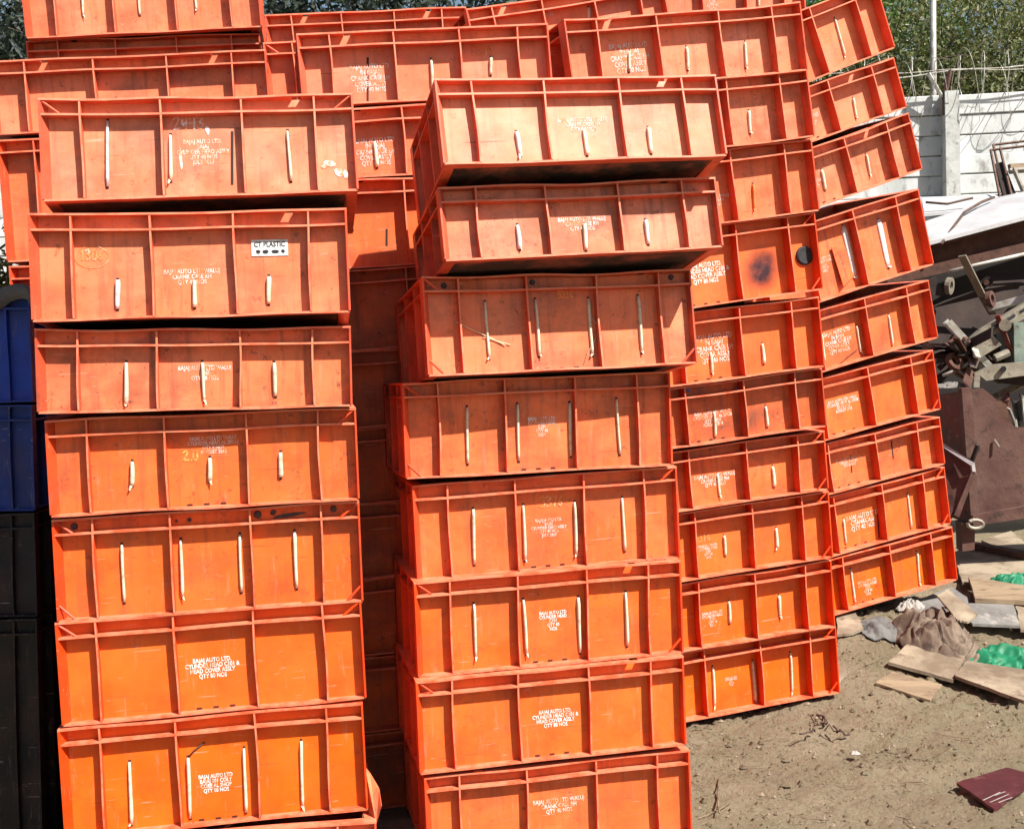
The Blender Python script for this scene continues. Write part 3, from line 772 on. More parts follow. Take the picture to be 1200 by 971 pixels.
# clods of trodden earth
cv, cf = [], []
for i in range(2600):
    x = random.uniform(0.45, 2.3); y = random.uniform(3.45, 5.7); r = random.choice((0.005, 0.006, 0.008, 0.011, 0.016)) * random.uniform(0.7, 1.3)
    z = ground_z(x, y) + lump(x, y) - 0.014; i0 = len(cv); a0 = random.uniform(0, 6.28); el = random.uniform(0.6, 1.0); hh = random.uniform(0.35, 0.75)
    for k in range(6):
        a = a0 + k * math.pi / 3; rr = r * random.uniform(0.75, 1.25); cv.append((x + rr * math.cos(a), y + rr * math.sin(a) * el, z - 0.003))
    for k in range(6):
        a = a0 + k * math.pi / 3 + 0.3; rr = r * random.uniform(0.4, 0.75); cv.append((x + rr * math.cos(a), y + rr * math.sin(a) * el, z + r * hh * random.uniform(0.6, 1.0)))
    cf += [(i0 + k, i0 + (k + 1) % 6, i0 + 6 + (k + 1) % 6, i0 + 6 + k) for k in range(6)] + [tuple(i0 + 6 + k for k in range(6))]
tag(link('earth_clods', cv, cf, 'dirt'), 'dry clods of trodden earth over the dirt yard', None, None, 'stuff')

# ------------------------------------------------------------------ compound wall
simple('whitewash', (0.64, 0.66, 0.665), (0.46, 0.48, 0.475), 2.6, 0.9, 0.40, 0.66, 0.35, 8, c3=(0.27, 0.265, 0.25), stretch=(1.4, 1, 0.8))
simple('concrete_post', (0.52, 0.53, 0.52), (0.34, 0.34, 0.33), 5, 0.9, bump=0.3, c3=(0.2, 0.2, 0.19))
WY = 10.5; wa = math.radians(-5.5)
wu = Vector((math.cos(wa), math.sin(wa), 0)); wn = Vector((wu.y, -wu.x, 0))      # wn points to the camera
top = at(1110, 112, WY); w0 = Vector((top.x, top.y, 0)); WH = top.z
wroot = empty('boundary_wall', (w0.x, w0.y, 0)); wroot.rotation_euler = (0, 0, wa)
tag(wroot, 'whitewashed boundary wall of stacked concrete planks with posts', 'wall')
pitch = 0.161; bay = 2.05
gz0 = 0.1
slab_me = None
nrow = int((WH - gz0) / pitch)
def slab_mesh():
    bm = bmesh.new(); bmesh.ops.create_cube(bm, size=1)
    for v in bm.verts: v.co = Vector((v.co.x * (bay - 0.02), v.co.y * 0.05, v.co.z * (pitch - 0.006)))
    bmesh.ops.bevel(bm, geom=list(bm.edges), offset=0.006, segments=1, affect='EDGES')
    me = bpy.data.meshes.new('wall_plank'); bm.to_mesh(me); bm.free(); me.materials.append(M['whitewash']); return me
sm_ = slab_mesh()
for b_ in range(-6, 3):
    for r_ in range(nrow):
        z = WH - pitch * (r_ + 0.5)
        if b_ < -1 and r_ > 13: continue
        o = bpy.data.objects.new('wall_plank', sm_); C.objects.link(o); o.parent = wroot
        o.location = ((b_ + 0.5) * bay, random.uniform(-0.012, 0.012), z); o.rotation_euler = (random.uniform(-.02, .02), random.uniform(-.004, .004), 0)
for b_ in range(-6, 4):
    MB().box(b_ * bay - 0.055, b_ * bay + 0.055, -0.16, 0.05, 0.0, WH + 0.01, 1, 1, 1).build('post', 'concrete_post', wroot)
# fence arms and wires
simple('rusty_iron', (0.085, 0.036, 0.026), (0.15, 0.085, 0.06), 12, 0.8, bump=0.3)
simple('galvanised', (0.50, 0.49, 0.46), (0.30, 0.27, 0.22), 20, 0.5, metal=0.3)
def wp(px, py, out=0.0):
    p = at(px, py, WY); d = (p - w0); s_ = d.x / wu.x; q = w0 + wu * s_ - wn * (-out); r = ray(px, py); tt = (q - CAM).dot(wn) / r.dot(wn); return CAM + r * tt
arm = empty('fence_bracket', wp(1108, 118)); tag(arm, 'rusty V shaped bracket on the wall post carrying the wires', 'bracket')
def child_world(mb, name, mat_, root, smooth=False):
    mb.v = [Vector(p) - root.location for p in mb.v]; return mb.build(name, mat_, root, None, smooth)
child_world(MB().tube([wp(1107, 135, 0.12), wp(1107, 112, 0.12), wp(1113, 82, 0.14)], 0.022, 6), 'arm', 'rusty_iron', arm)
child_world(MB().tube([wp(1104, 114, 0.12), wp(1088, 86, 0.16)], 0.016, 6), 'arm', 'galvanised', arm)
pole = MB().tube([wp(1095, 300, -0.14), wp(1094, 115, -0.14), wp(1093, -60, -0.14)], 0.026, 8).build('pole', 'galvanised', None, None, True)
pole.name = 'thin_pole'; tag(pole, 'thin pale metal pole rising beside the wall post', 'pole')
for k, (ya, yb) in enumerate(((91, 76), (85, 80))):
    pts = [wp(900 + i * 20, (ya + (yb - ya) * (900 + i * 20 - 1045) / 155.0) + 1.5 * math.sin(i), 0.15) for i in range(0, 26)]
    o = MB().tube(pts, 0.006 if k == 0 else 0.004, 5).build('fence_wire', 'galvanised', None, None, True)
    tag(o, ['taut upper fence wire strung over the boundary wall', 'slack lower fence wire strung over the boundary wall'][k], 'wire', 'wires above the boundary wall')
pts = []
for i in range(700):
    s_ = -2.2 + i * 0.0062; a = i * 0.21
    q = w0 + wu * s_ + wn * (0.10 + 0.19 * math.cos(a)); pts.append(Vector((q.x, q.y, WH + 0.08 + 0.21 * math.sin(a) + 0.03 * math.sin(i * 0.37))))
o = MB().tube(pts, 0.0036, 4).build('razor_wire', 'galvanised', None, None, True); tag(o, 'coil of razor wire looping along the top of the wall', 'razor wire')

pts = []
for i in range(560):
    s_ = -2.0 + i * 0.0072; a = -i * 0.19 + 1.0
    q = w0 + wu * s_ + wn * (0.05 + 0.15 * math.cos(a)); pts.append(Vector((q.x, q.y, WH + 0.05 + 0.26 * math.sin(a) + 0.06 * math.sin(i * 0.071))))
o = MB().tube(pts, 0.0024, 4).build('razor_wire', 'galvanised', None, None, True); tag(o, 'second looser coil of thin razor wire tangled on the wall top', 'razor wire')
# ------------------------------------------------------------------ trees behind the wall
def leaf_mat(name, c1, c2, c3):
    t = NT(name); oi = t.n('ShaderNodeNewGeometry')
    r = oi.outputs['Random Per Island']
    a = t.mix(r, c1, c2); mr = t.n('ShaderNodeMath', operation='GREATER_THAN'); mr.inputs[1].default_value = 0.86; t.l(r, mr.inputs[0])
    t.color(t.mix(mr.outputs[0], a, c3)); t.rough(0.6)
    tr = t.n('ShaderNodeBsdfTranslucent'); t.l(t.mix(0.4, a, c2), tr.inputs[0])
    ms = t.n('ShaderNodeMixShader'); ms.inputs[0].default_value = 0.3
    t.l(t.b.outputs[0], ms.inputs[1]); t.l(tr.outputs[0], ms.inputs[2]); t.l(ms.outputs[0], t.t.nodes['Material Output'].inputs[0])
    M[name] = t.m
leaf_mat('leaf_olive', (0.065, 0.085, 0.020), (0.185, 0.200, 0.065), (0.30, 0.28, 0.18))
leaf_mat('leaf_green', (0.035, 0.095, 0.010), (0.10, 0.22, 0.025), (0.16, 0.24, 0.06))
leaf_mat('leaf_dark', (0.012, 0.022, 0.012), (0.03, 0.045, 0.025), (0.10, 0.12, 0.13))
simple('bark', (0.10, 0.075, 0.055), (0.05, 0.038, 0.03), 12, 0.9, bump=0.4)
def tree(x, y, h, rx, rz, mat_, label, nleaf, leaf=0.06, name='tree', twig=120, base=0.0, cat='tree', group='trees behind the boundary wall'):
    z0 = ground_z(x, y) if base is None else base
    root = empty(name, (x, y, z0)); tag(root, label, cat, group)
    cz = h - rz
    m = MB(); tips = []
    m.tube([(0, 0, -0.1), (0.05, 0, cz * 0.5), (0.0, 0.05, cz)], [0.10, 0.075, 0.05], 7)
    for i in range(9):
        a = i * 2.4; e_ = random.uniform(0.2, 1.2); l_ = random.uniform(0.6, 0.95)
        p0 = Vector((0.02, 0, cz * random.uniform(0.55, 1.0))); p2 = Vector((math.cos(a) * rx * l_ * math.cos(e_), math.sin(a) * rx * l_ * math.cos(e_), cz + rz * l_ * math.sin(e_) * random.choice((1, 0.7, -0.2))))
        p1 = (p0 + p2) / 2 + Vector((0, 0, 0.12)); m.tube([p0, p1, p2], [0.04, 0.025, 0.008], 5); tips.append(p2)
    m.build('trunk', 'bark', root, None, True)
    m = MB()
    for i in range(twig):
        d = Vector((random.gauss(0, 1), random.gauss(0, 1), random.gauss(0, 1))).normalized(); s_ = random.uniform(0.3, 0.95)
        p = Vector((d.x * rx * s_, d.y * rx * s_, cz + d.z * rz * s_)); q = p + Vector((random.uniform(-.3, .3), random.uniform(-.3, .3), random.uniform(-.1, .35)))
        m.tube([p, (p + q) / 2 + Vector((.03, 0, .02)), q], [0.008, 0.006, 0.003], 3)
    m.build('twigs', 'bark', root)['kind'] = 'stuff'
    # leaf clumps spread through the crown
    ncl = max(30, int(nleaf / 130)); d = rng.normal(size=(ncl, 3)); d /= np.linalg.norm(d, axis=1)[:, None]
    rad = rng.uniform(0.25, 1.0, ncl) ** 0.6; ctr = d * rad[:, None] * np.array([rx, rx, rz]) * rng.uniform(0.75, 1.1, (ncl, 1)) + np.array([0, 0, cz])
    ids = rng.integers(0, ncl, nleaf); sp = rng.uniform(0.08, 0.28, ncl) * (rx / 1.6) ** 0.5
    P = ctr[ids] + rng.normal(size=(nleaf, 3)) * sp[ids][:, None]
    A = rng.normal(size=(nleaf, 3)); A /= np.linalg.norm(A, axis=1)[:, None]
    B = np.cross(A, rng.normal(size=(nleaf, 3))); B /= np.linalg.norm(B, axis=1)[:, None]
    s_ = (leaf * rng.uniform(0.5, 1.3, nleaf))[:, None]
    V = np.empty((nleaf, 4, 3)); V[:, 0] = P - A * s_; V[:, 1] = P + B * s_ * 0.35; V[:, 2] = P + A * s_; V[:, 3] = P - B * s_ * 0.35
    me = bpy.data.meshes.new('crown'); me.vertices.add(nleaf * 4); me.vertices.foreach_set('co', V.reshape(-1))
    me.loops.add(nleaf * 4); me.loops.foreach_set('vertex_index', np.arange(nleaf * 4, dtype=np.int32))
    me.polygons.add(nleaf); me.polygons.foreach_set('loop_start', np.arange(0, nleaf * 4, 4, dtype=np.int32))
    me.update(); me.validate(); me.materials.append(M[mat_])
    o = bpy.data.objects.new('crown', me); C.objects.link(o); o.parent = root
    return root
def tx(px, Y): return at(px, 300, Y).x
tree(tx(1150, 13.5), 13.5, 5.4, 2.0, 2.1, 'leaf_olive', 'dry olive scrub tree with grey twigs behind the wall post', 60000, 0.036, 'scrub_tree', 800)
tree(tx(1300, 14.5), 14.5, 5.8, 2.0, 2.3, 'leaf_olive', 'dusty olive scrub tree behind the leaning metal frame', 50000, 0.036, 'scrub_tree', 500)
tree(tx(1035, 15.5), 15.5, 6.2, 1.5, 2.5, 'leaf_green', 'leafy bright green tree behind the top of the leaning stack', 24000, 0.055, 'leafy_tree', 120)
tree(tx(900, 17), 17.0, 6.4, 2.0, 2.6, 'leaf_dark', 'dark tree behind the yard end of the rear crate row', 16000, 0.06, 'leafy_tree', 120)
tree(tx(640, 15), 15.0, 6.6, 2.0, 2.5, 'leaf_dark', 'dark shady tree behind the middle of the rear crate row', 18000, 0.06, 'leafy_tree', 100)
tree(tx(400, 14), 14.0, 6.4, 1.9, 2.4, 'leaf_dark', 'dark shady tree behind the long slit crate', 22000, 0.06, 'leafy_tree', 100)
tree(tx(150, 15), 15.0, 6.6, 2.0, 2.6, 'leaf_dark', 'dark tree behind the high crate of the far left stack', 16000, 0.06, 'leafy_tree', 100)
tree(tx(-20, 13), 13.0, 6.2, 1.7, 2.4, 'leaf_dark', 'dark glossy tree beside the far left stack above the blue bins', 24000, 0.055, 'leafy_tree', 120)

# ------------------------------------------------------------------ blue crates at the left, darker downward, shade painted into their colors
BL = (0.012, 0.05, 0.30)
yy = [340, 471, 598, 722]
b_lab = ['dark blue plastic crate with a grey cloth over its corner', 'dark blue crate under the one draped with grey cloth',
         'plastic crate colored near black for deep shade under the two blue crates', 'bottom crate colored black for deep shade under the blue crates']
bcol = []
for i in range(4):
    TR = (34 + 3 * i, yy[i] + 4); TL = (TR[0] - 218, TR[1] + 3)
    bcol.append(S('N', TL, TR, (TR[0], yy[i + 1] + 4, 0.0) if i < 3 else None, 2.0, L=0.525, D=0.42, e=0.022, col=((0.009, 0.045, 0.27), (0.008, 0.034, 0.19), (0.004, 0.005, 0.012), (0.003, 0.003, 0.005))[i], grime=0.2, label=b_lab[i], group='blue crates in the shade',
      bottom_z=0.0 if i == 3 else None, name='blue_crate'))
simple('grey_cloth', (0.15, 0.145, 0.14), (0.085, 0.08, 0.078), 12, 0.95, bump=0.4)
top = bcol[0].mat; nn = 16; vv = []
for j in range(nn + 1):
    for i in range(nn + 1):
        x = 0.30 + 0.255 * i / nn; y = -0.03 + 0.22 * j / nn
        z = bcol[0].h + 0.016 + 0.02 * mnoise.noise(Vector((x * 18, y * 18, 0))) + 0.012 * abs(mnoise.noise(Vector((x * 42, y * 42, 2))))
        if x > 0.525: z -= (x - 0.525) * 2.2; x = 0.525 + (x - 0.525) * 0.45 + 0.006
        if y < 0: z -= -y * 2.0 + 0.03 * mnoise.noise(Vector((x * 9, 4, 0))); y = -0.008 + 0.004 * mnoise.noise(Vector((x * 30, 1, 0)))
        vv.append(top @ Vector((x, y, z)))
m_ = link('grey_cloth', vv, [(j * (nn + 1) + i, j * (nn + 1) + i + 1, (j + 1) * (nn + 1) + i + 1, (j + 1) * (nn + 1) + i) for j in range(nn) for i in range(nn)], 'grey_cloth', None, True)
sd = m_.modifiers.new('thick', 'SOLIDIFY'); sd.thickness = 0.004
tag(m_, 'crumpled grey cloth draped over the corner of the blue crate', 'cloth')
leaf_mat('leaf_yellow', (0.05, 0.055, 0.012), (0.16, 0.15, 0.03), (0.30, 0.26, 0.05))
tree(tx(5, 5.9), 5.9, 2.02, 0.28, 0.32, 'leaf_yellow', 'small yellow green bush showing between blue crates and orange crates', 2600, 0.028, 'bush', 30, 0.0, 'bush', None)

# ------------------------------------------------------------------ scrap heap on the right
simple('rust_brown', (0.065, 0.026, 0.017), (0.11, 0.052, 0.034), 6, 0.85, bump=0.4, c3=(0.045, 0.022, 0.018))
simple('rust_red', (0.17, 0.035, 0.026), (0.095, 0.045, 0.04), 5, 0.75, bump=0.35, c3=(0.20, 0.11, 0.085))
simple('maroon_steel', (0.075, 0.030, 0.024), (0.12, 0.062, 0.048), 4, 0.8, bump=0.5, c3=(0.035, 0.018, 0.014))
simple('void_black', (0.010, 0.008, 0.008), (0.018, 0.013, 0.012), 5, 0.9)  # near black, stands in for the unlit void in the heap
simple('dark_plate', (0.021, 0.014, 0.013), (0.042, 0.028, 0.023), 5, 0.95, bump=0.3, c3=(0.035, 0.026, 0.026))  # dark steel, lowered further to carry the girder's shade
simple('white_steel', (0.46, 0.46, 0.47), (0.33, 0.31, 0.31), 3, 0.5, 0.45, 0.7, bump=0.2, c3=(0.40, 0.36, 0.35))
simple('machine_cream', (0.26, 0.235, 0.185), (0.16, 0.135, 0.105), 8, 0.5, bump=0.2, c3=(0.10, 0.07, 0.05))
simple('machine_green', (0.20, 0.25, 0.21), (0.13, 0.16, 0.14), 7, 0.5, bump=0.2, c3=(0.09, 0.07, 0.05))
simple('pale_board', (0.31, 0.25, 0.18), (0.15, 0.11, 0.075), 5, 0.9, 0.40, 0.62, 0.25, c3=(0.13, 0.09, 0.06))
simple('grey_board', (0.19, 0.18, 0.17), (0.12, 0.11, 0.10), 5, 0.85, bump=0.25, c3=(0.26, 0.24, 0.22))
simple('wood_board', (0.26, 0.19, 0.12), (0.15, 0.10, 0.065), 3, 0.85, 0.45, 0.68, 0.25, c3=(0.10, 0.06, 0.04), stretch=(1, 4, 4))
simple('maroon_board', (0.075, 0.014, 0.018), (0.05, 0.011, 0.014), 6, 0.55, bump=0.15, c3=(0.12, 0.04, 0.04))
simple('brown_cloth', (0.10, 0.066, 0.048), (0.22, 0.165, 0.125), 6, 0.95, bump=0.5, c3=(0.055, 0.036, 0.028))
def slab(pxs, Ys, thick, into=(0, 1, 0)):
    """solid plate: outline points with their own distances, given a real thickness"""
    if not isinstance(Ys, (list, tuple)): Ys = [Ys] * len(pxs)
    f_ = [at(p[0], p[1], Y) for p, Y in zip(pxs, Ys)]; d = Vector(into) * thick; n = len(f_)
    m = MB(); m.v = f_ + [p + d for p in f_]
    m.f = [tuple(range(n))[::-1], tuple(range(n, 2 * n))] + [(i, (i + 1) % n, n + (i + 1) % n, n + i) for i in range(n)]
    return m
def thing(name, label, cat, loc, group=None):
    r = empty(name, loc); tag(r, label, cat, group); return r
def bevel(o, w=0.006):
    b = o.modifiers.new('bevel', 'BEVEL'); b.width = w; b.segments = 2; b.limit_method = 'ANGLE'; return o
HG = 'scrap heap'
# rusty girder with a white sheet lying on it
gr = thing('rusty_girder', 'long rusty brown girder across the top of the scrap heap', 'girder', at(1150, 300, 7.2))
child_world(slab([(1040, 303), (1290, 240), (1290, 272), (1040, 327)], [7.0, 7.0, 7.0, 7.0], 0.35), 'web', 'rust_brown', gr, False)
child_world(slab([(1040, 322), (1290, 264), (1290, 277), (1040, 335)], [6.93, 6.93, 6.93, 6.93], 0.46), 'flange', 'rust_brown', gr, False)
child_world(slab([(1040, 294), (1290, 232), (1290, 240), (1040, 303)], [6.95, 6.95, 6.95, 6.95], 0.42), 'flange', 'rust_brown', gr, False)
ws = slab([(1040, 296), (1108, 278), (1150, 268), (1290, 230), (1290, 205), (1165, 232), (1118, 248), (1082, 260), (1040, 272)], [6.9, 6.9, 6.9, 6.9, 7.75, 7.7, 7.6, 7.5, 7.5], 0.02, (0, 0, -1)).build('white_sheet_metal', 'white_steel')
tag(ws, 'dented white painted steel sheet lying on the rusty girder', 'sheet metal')
w2 = slab([(1080, 231), (1145, 229), (1205, 226), (1205, 238), (1140, 245), (1083, 250)], [8.3, 8.3, 8.3, 7.9, 7.9, 7.9], 0.02, (0, 0, -1)).build('steel_strip', 'white_steel')
tag(w2, 'narrow pale steel strip between the boundary wall and the white sheet', 'steel strip')
for k, (pts, lab) in enumerate(((((1085, 238), (1110, 240), (1140, 233)), 'dark bent rod lying on the pale steel strip'), (((1103, 287), (1115, 270), (1130, 250), (1150, 238), (1165, 232)), 'black cable curling over the white steel sheet'), (((1110, 282), (1126, 268), (1123, 278), (1134, 262)), 'tangled black cord hanging on the white steel sheet'))):
    o = MB().tube([at(x, y - 1, 7.9 if k == 0 else 6.85 + (287 - y) * 0.013) for x, y in pts], 0.008, 6).build(('bent_rod', 'cable', 'cord')[k], 'wire_dark', None, None, True); tag(o, lab, ('rod', 'cable', 'cord')[k])
# leaning metal frame against the wall
fr = thing('metal_frame', 'rusty angle iron frame leaning against the boundary wall', 'frame', at(1180, 230, 8.3))
def fb(pts, Y, r=0.009, nm='bar', mt='rusty_iron'): child_world(MB().tube([at(x, y, Yk) for (x, y), Yk in zip(pts, Y)], r, 5), nm, mt, fr)
fb([(1161, 176), (1172, 232)], [8.6, 8.1]); fb([(1164, 170), (1179, 232)], [8.9, 8.4]); fb([(1161, 176), (1230, 168)], [8.6, 8.6]); fb([(1164, 170), (1230, 162)], [8.9, 8.9])
fb([(1172, 174), (1186, 232)], [8.6, 8.1]); fb([(1183, 200), (1240, 196)], [8.3, 8.3], 0.016, 'bar', 'machine_cream'); fb([(1188, 198), (1206, 240)], [8.3, 8.0], 0.016, 'bar', 'machine_cream')
child_world(slab([(1166, 192), (1176, 189), (1191, 228), (1177, 232)], [8.5, 8.5, 8.15, 8.15], 0.03), 'side_plate', 'dark_plate', fr, False)
child_world(slab([(1184, 192), (1240, 188), (1240, 198), (1186, 203)], [8.35, 8.35, 8.3, 8.3], 0.05), 'seat_plate', 'wood_board', fr, False)
# added black sheet paints the void behind, dark steel below
bk = slab([(1060, 318), (1320, 270), (1320, 470), (1060, 490)], 8.0, 0.25).build('void_backing', 'void_black'); tag(bk, 'added black hull in the shade behind the scrap heap', 'backing')
p1 = thing('steel_plate', 'thick dark steel plate with a round boss, leaning in the heap', 'plate', at(1140, 400, 7.0))
child_world(slab([(1088, 362), (1110, 352), (1142, 341), (1146, 318), (1158, 317), (1240, 324), (1240, 405), (1150, 408), (1088, 445)], [6.95, 6.95, 6.95, 7.05, 7.05, 7.05, 6.85, 6.85, 6.8], 0.05), 'plate', 'dark_plate', p1, False)
child_world(MB().tube([at(1156, 331, 7.1), at(1156, 331, 6.98)], 0.035, 12), 'boss', 'dark_plate', p1)
child_world(MB().tube([at(1156, 331, 7.0), at(1156, 331, 6.95)], 0.015, 10), 'bolt', 'rust_brown', p1)
p2 = slab([(1080, 334), (1097, 324), (1106, 345), (1092, 353), (1080, 357)], [6.8] * 5, 0.04).build('steel_offcut', 'dark_plate'); tag(p2, 'small dark steel offcut wedged under the rusty girder', 'offcut')
# machine arm
ma = thing('machine_arm', 'cream painted slotted machine arm with green housing on the heap', 'machine part', at(1165, 420, 6.5))
child_world(slab([(1132, 401), (1150, 386), (1230, 338), (1230, 358), (1163, 393), (1137, 407)], [6.55] * 6, 0.05), 'slotted_bar', 'machine_cream', ma, False)
for a, b in (((1141, 399), (1172, 379)), ((1178, 376), (1189, 369)), ((1196, 365), (1210, 356))):
    child_world(MB().tube([at(a[0], a[1], 6.55), at(b[0], b[1], 6.55)], 0.008, 6), 'slot', 'ink_black', ma)
child_world(slab([(1139, 410), (1163, 392), (1174, 404), (1147, 420)], [6.5] * 4, 0.10), 'block', 'machine_cream', ma, False)
child_world(slab([(1188, 378), (1230, 376), (1230, 447), (1198, 447), (1189, 425)], [6.52] * 5, 0.25), 'housing', 'machine_green', ma, False)
child_world(slab([(1145, 437), (1166, 427), (1230, 422), (1230, 436), (1156, 446)], [6.45] * 5, 0.05), 'lower_arm', 'machine_cream', ma, False)
child_world(slab([(1142, 437), (1149, 437), (1148, 454), (1141, 454)], [6.44] * 4, 0.05), 'peg', 'machine_cream', ma, False)
child_world(MB().tube([at(1178, 381, 6.56), at(1178, 381, 6.46)], 0.030, 14), 'pivot', 'machine_cream', ma); child_world(MB().tube([at(1176, 432, 6.5), at(1176, 432, 6.42)], 0.014, 10), 'pin', 'ink_black', ma)
child_world(MB().tube([at(1166, 420, 6.55), at(1182, 413, 6.55)], 0.022, 8), 'link_rod', 'machine_cream', ma)
child_world(MB().tube([at(1125, 393, 6.56), at(1137, 404, 6.5)], 0.020, 8), 'clamp', 'rust_brown', ma)
child_world(slab([(1160, 443), (1230, 437), (1230, 447), (1200, 452), (1175, 449)], [6.5] * 5, 0.06), 'guard', 'dark_plate', ma, False)
# maroon skip
sk = thing('steel_skip', 'rusty maroon steel skip box standing on a short leg', 'skip', at(1160, 600, 6.5))
child_world(slab([(1132, 458), (1152, 455), (1168, 468), (1170, 486), (1190, 500), (1330, 512), (1330, 580), (1143, 606), (1136, 546)], [6.35] * 9, 0.03), 'front_plate', 'maroon_steel', sk, False)
child_world(slab([(1060, 470), (1132, 458), (1136, 546), (1140, 606), (1060, 606)], [7.0, 6.36, 6.36, 6.36, 7.0], 0.03, (-0.2, 1, 0)), 'end_plate', 'rust_red', sk, False)
child_world(slab([(1127, 455), (1139, 454), (1147, 606), (1138, 607)], [6.33] * 4, 0.05), 'corner_angle', 'maroon_steel', sk, False)
child_world(slab([(1140, 604), (1330, 572), (1330, 588), (1141, 616)], [6.30] * 4, 0.30), 'bottom_rail', 'maroon_steel', sk, False)
child_world(slab([(1127, 612), (1143, 612), (1142, 644), (1128, 646)], [6.36] * 4, 0.09), 'leg', 'maroon_steel', sk, False)
child_world(MB().tube([at(1139, 540, 6.32), at(1146, 521, 6.28)], 0.012, 6), 'hook', 'dark_plate', sk)
child_world(MB().tube([at(1165, 515, 6.34), at(1171, 524, 6.32)], 0.006, 6), 'hook', 'machine_cream', sk)
child_world(MB().tube([at(1143 + 9 * math.cos(a), 614 + 5 * math.sin(a), 6.25) for a in [k * 0.55 for k in range(13)]], 0.010, 6), 'shackle', 'machine_cream', sk)
inner = slab([(1140, 470), (1330, 470), (1330, 585), (1140, 600)], 7.3, 0.03); child_world(inner, 'rear_plate', 'rust_brown', sk, False)
bf = thing('bent_plate', 'bent dark red steel plate with a bright cut edge beside the skip', 'plate', at(1120, 600, 6.2))
child_world(slab([(1085, 512), (1102, 519), (1141, 544), (1143, 554), (1122, 603), (1108, 612), (1085, 608)], [6.5, 6.4, 6.2, 6.2, 6.2, 6.2, 6.4], 0.012), 'plate', 'maroon_steel', bf, False)
child_world(slab([(1085, 508), (1102, 517), (1142, 542), (1144, 555), (1140, 555), (1139, 546), (1101, 521), (1085, 512)], [6.49, 6.39, 6.18, 6.18, 6.18, 6.18, 6.39, 6.49], 0.02), 'cut_edge', 'white_steel', bf, False)
child_world(slab([(1139, 552), (1144, 553), (1124, 606), (1118, 603)], [6.18, 6.18, 6.18, 6.18], 0.02), 'fold', 'maroon_steel', bf, False)
# crumpled sheet on top of the skip
def crumple(name, ctr, rx, ry, h, mat_, label, cat, seed=0, freq=6, n=34, sharp=1.0, rot=0.0, hole=0.0):
    vv = []
    for j in range(n + 1):
        for i in range(n + 1):
            a, b = 2 * i / n - 1, 2 * j / n - 1
            q = Vector((a * freq * 0.5, b * freq * 0.5, seed * 7.3))
            edge = 1 + 0.30 * mnoise.noise(Vector((math.atan2(b, a) * 1.7, seed * 3.1, 0)))
            r_ = min(1.0, math.hypot(a, b) / 1.0)
            k = max(abs(a), abs(b)) / max(1e-6, math.hypot(a, b))
            xx, yy_ = a * k * edge, b * k * edge
            ridge = 1 - abs(mnoise.noise(q)) * 2.2
            z = h * (max(0.0, 1 - (max(abs(a), abs(b))) ** 2.2)) * (0.35 + 0.65 * max(0.0, ridge) ** sharp) + h * 0.20 * abs(mnoise.noise(q * 2.7))
            x2 = xx * math.cos(rot) * rx - yy_ * math.sin(rot) * ry; y2 = xx * math.sin(rot) * rx + yy_ * math.cos(rot) * ry
            X = ctr.x + x2; Y = ctr.y + y2
            vv.append((X, Y, ctr.z + (ground_z(X, Y) - ground_z(ctr.x, ctr.y)) * (1 if ctr.z < 0.6 else 0) + z + 0.004))
    o = link(name, vv, [(j * (n + 1) + i, j * (n + 1) + i + 1, (j + 1) * (n + 1) + i + 1, (j + 1) * (n + 1) + i) for j in range(n) for i in range(n)], mat_, None, True)
    o.modifiers.new('thick', 'SOLIDIFY').thickness = 0.003
    return tag(o, label, cat)
crumple('crushed_foil', at(1115, 455, 6.45), 0.10, 0.05, 0.03, 'grey_board', 'crushed silvery foil lying on top of the maroon skip', 'foil', 3, 7)

# ------------------------------------------------------------------ litter on the dirt
def board(pxs, thick, mat_, name, label, cat, lift=0.0, group=None, parent=None, tiltz=None):
    top_ = [G(*p) for p in pxs]
    n = len(top_); zz = [p.z for p in top_]
    # best plane through the corners so that the board stays flat
    A = np.array([[p.x, p.y, 1] for p in top_]); co_ = np.linalg.lstsq(A, np.array(zz), rcond=None)[0]
    up_ = [Vector((p.x, p.y, co_[0] * p.x + co_[1] * p.y + co_[2] + lift + 0.008 + thick)) for p in top_]
    # slightly chewed edges
    ring_ = []
    for i in range(n):
        a, b = up_[i], up_[(i + 1) % n]
        for k in range(6):
            f_ = k / 6; q = a.lerp(b, f_)
            if k: q += Vector((random.uniform(-1, 1), random.uniform(-1, 1), 0)) * 0.0035
            ring_.append(q)
    m = MB(); N = len(ring_)
    m.v = ring_ + [p - Vector((0, 0, thick)) for p in ring_]
    m.f = [tuple(range(N)), tuple(range(N, 2 * N))[::-1]] + [(i, N + i, N + (i + 1) % N, (i + 1) % N) for i in range(N)]
    o = m.build(name, mat_, parent)
    bm = bmesh.new(); bm.from_mesh(o.data); bmesh.ops.recalc_face_normals(bm, faces=bm.faces); bm.to_mesh(o.data); bm.free()
    if label: tag(o, label, cat, group)
    return o
LG = 'boards lying on the dirt'
board([(1026, 806), (1046, 790), (1104, 808), (1090, 824)], 0.010, 'wood_board', 'broken_board', 'short brown board half buried in front of the two pale boards', 'board', 0, LG)
board([(1041, 785), (1063, 763), (1131, 778), (1117, 805)], 0.014, 'pale_board', 'broken_board', 'pale blistered board in front of the brown rag heap', 'board', 0.012, LG)
board([(1119, 805), (1133, 779), (1215, 798), (1200, 828)], 0.014, 'pale_board', 'broken_board', 'stained pale board beside the green plastic bag and the blistered board', 'board', 0.012, LG)
board([(1135, 692), (1205, 698), (1215, 722), (1143, 714)], 0.022, 'wood_board', 'broken_board', 'brown board with a dark knot stain near the back green bag', 'board', 0.03, LG)
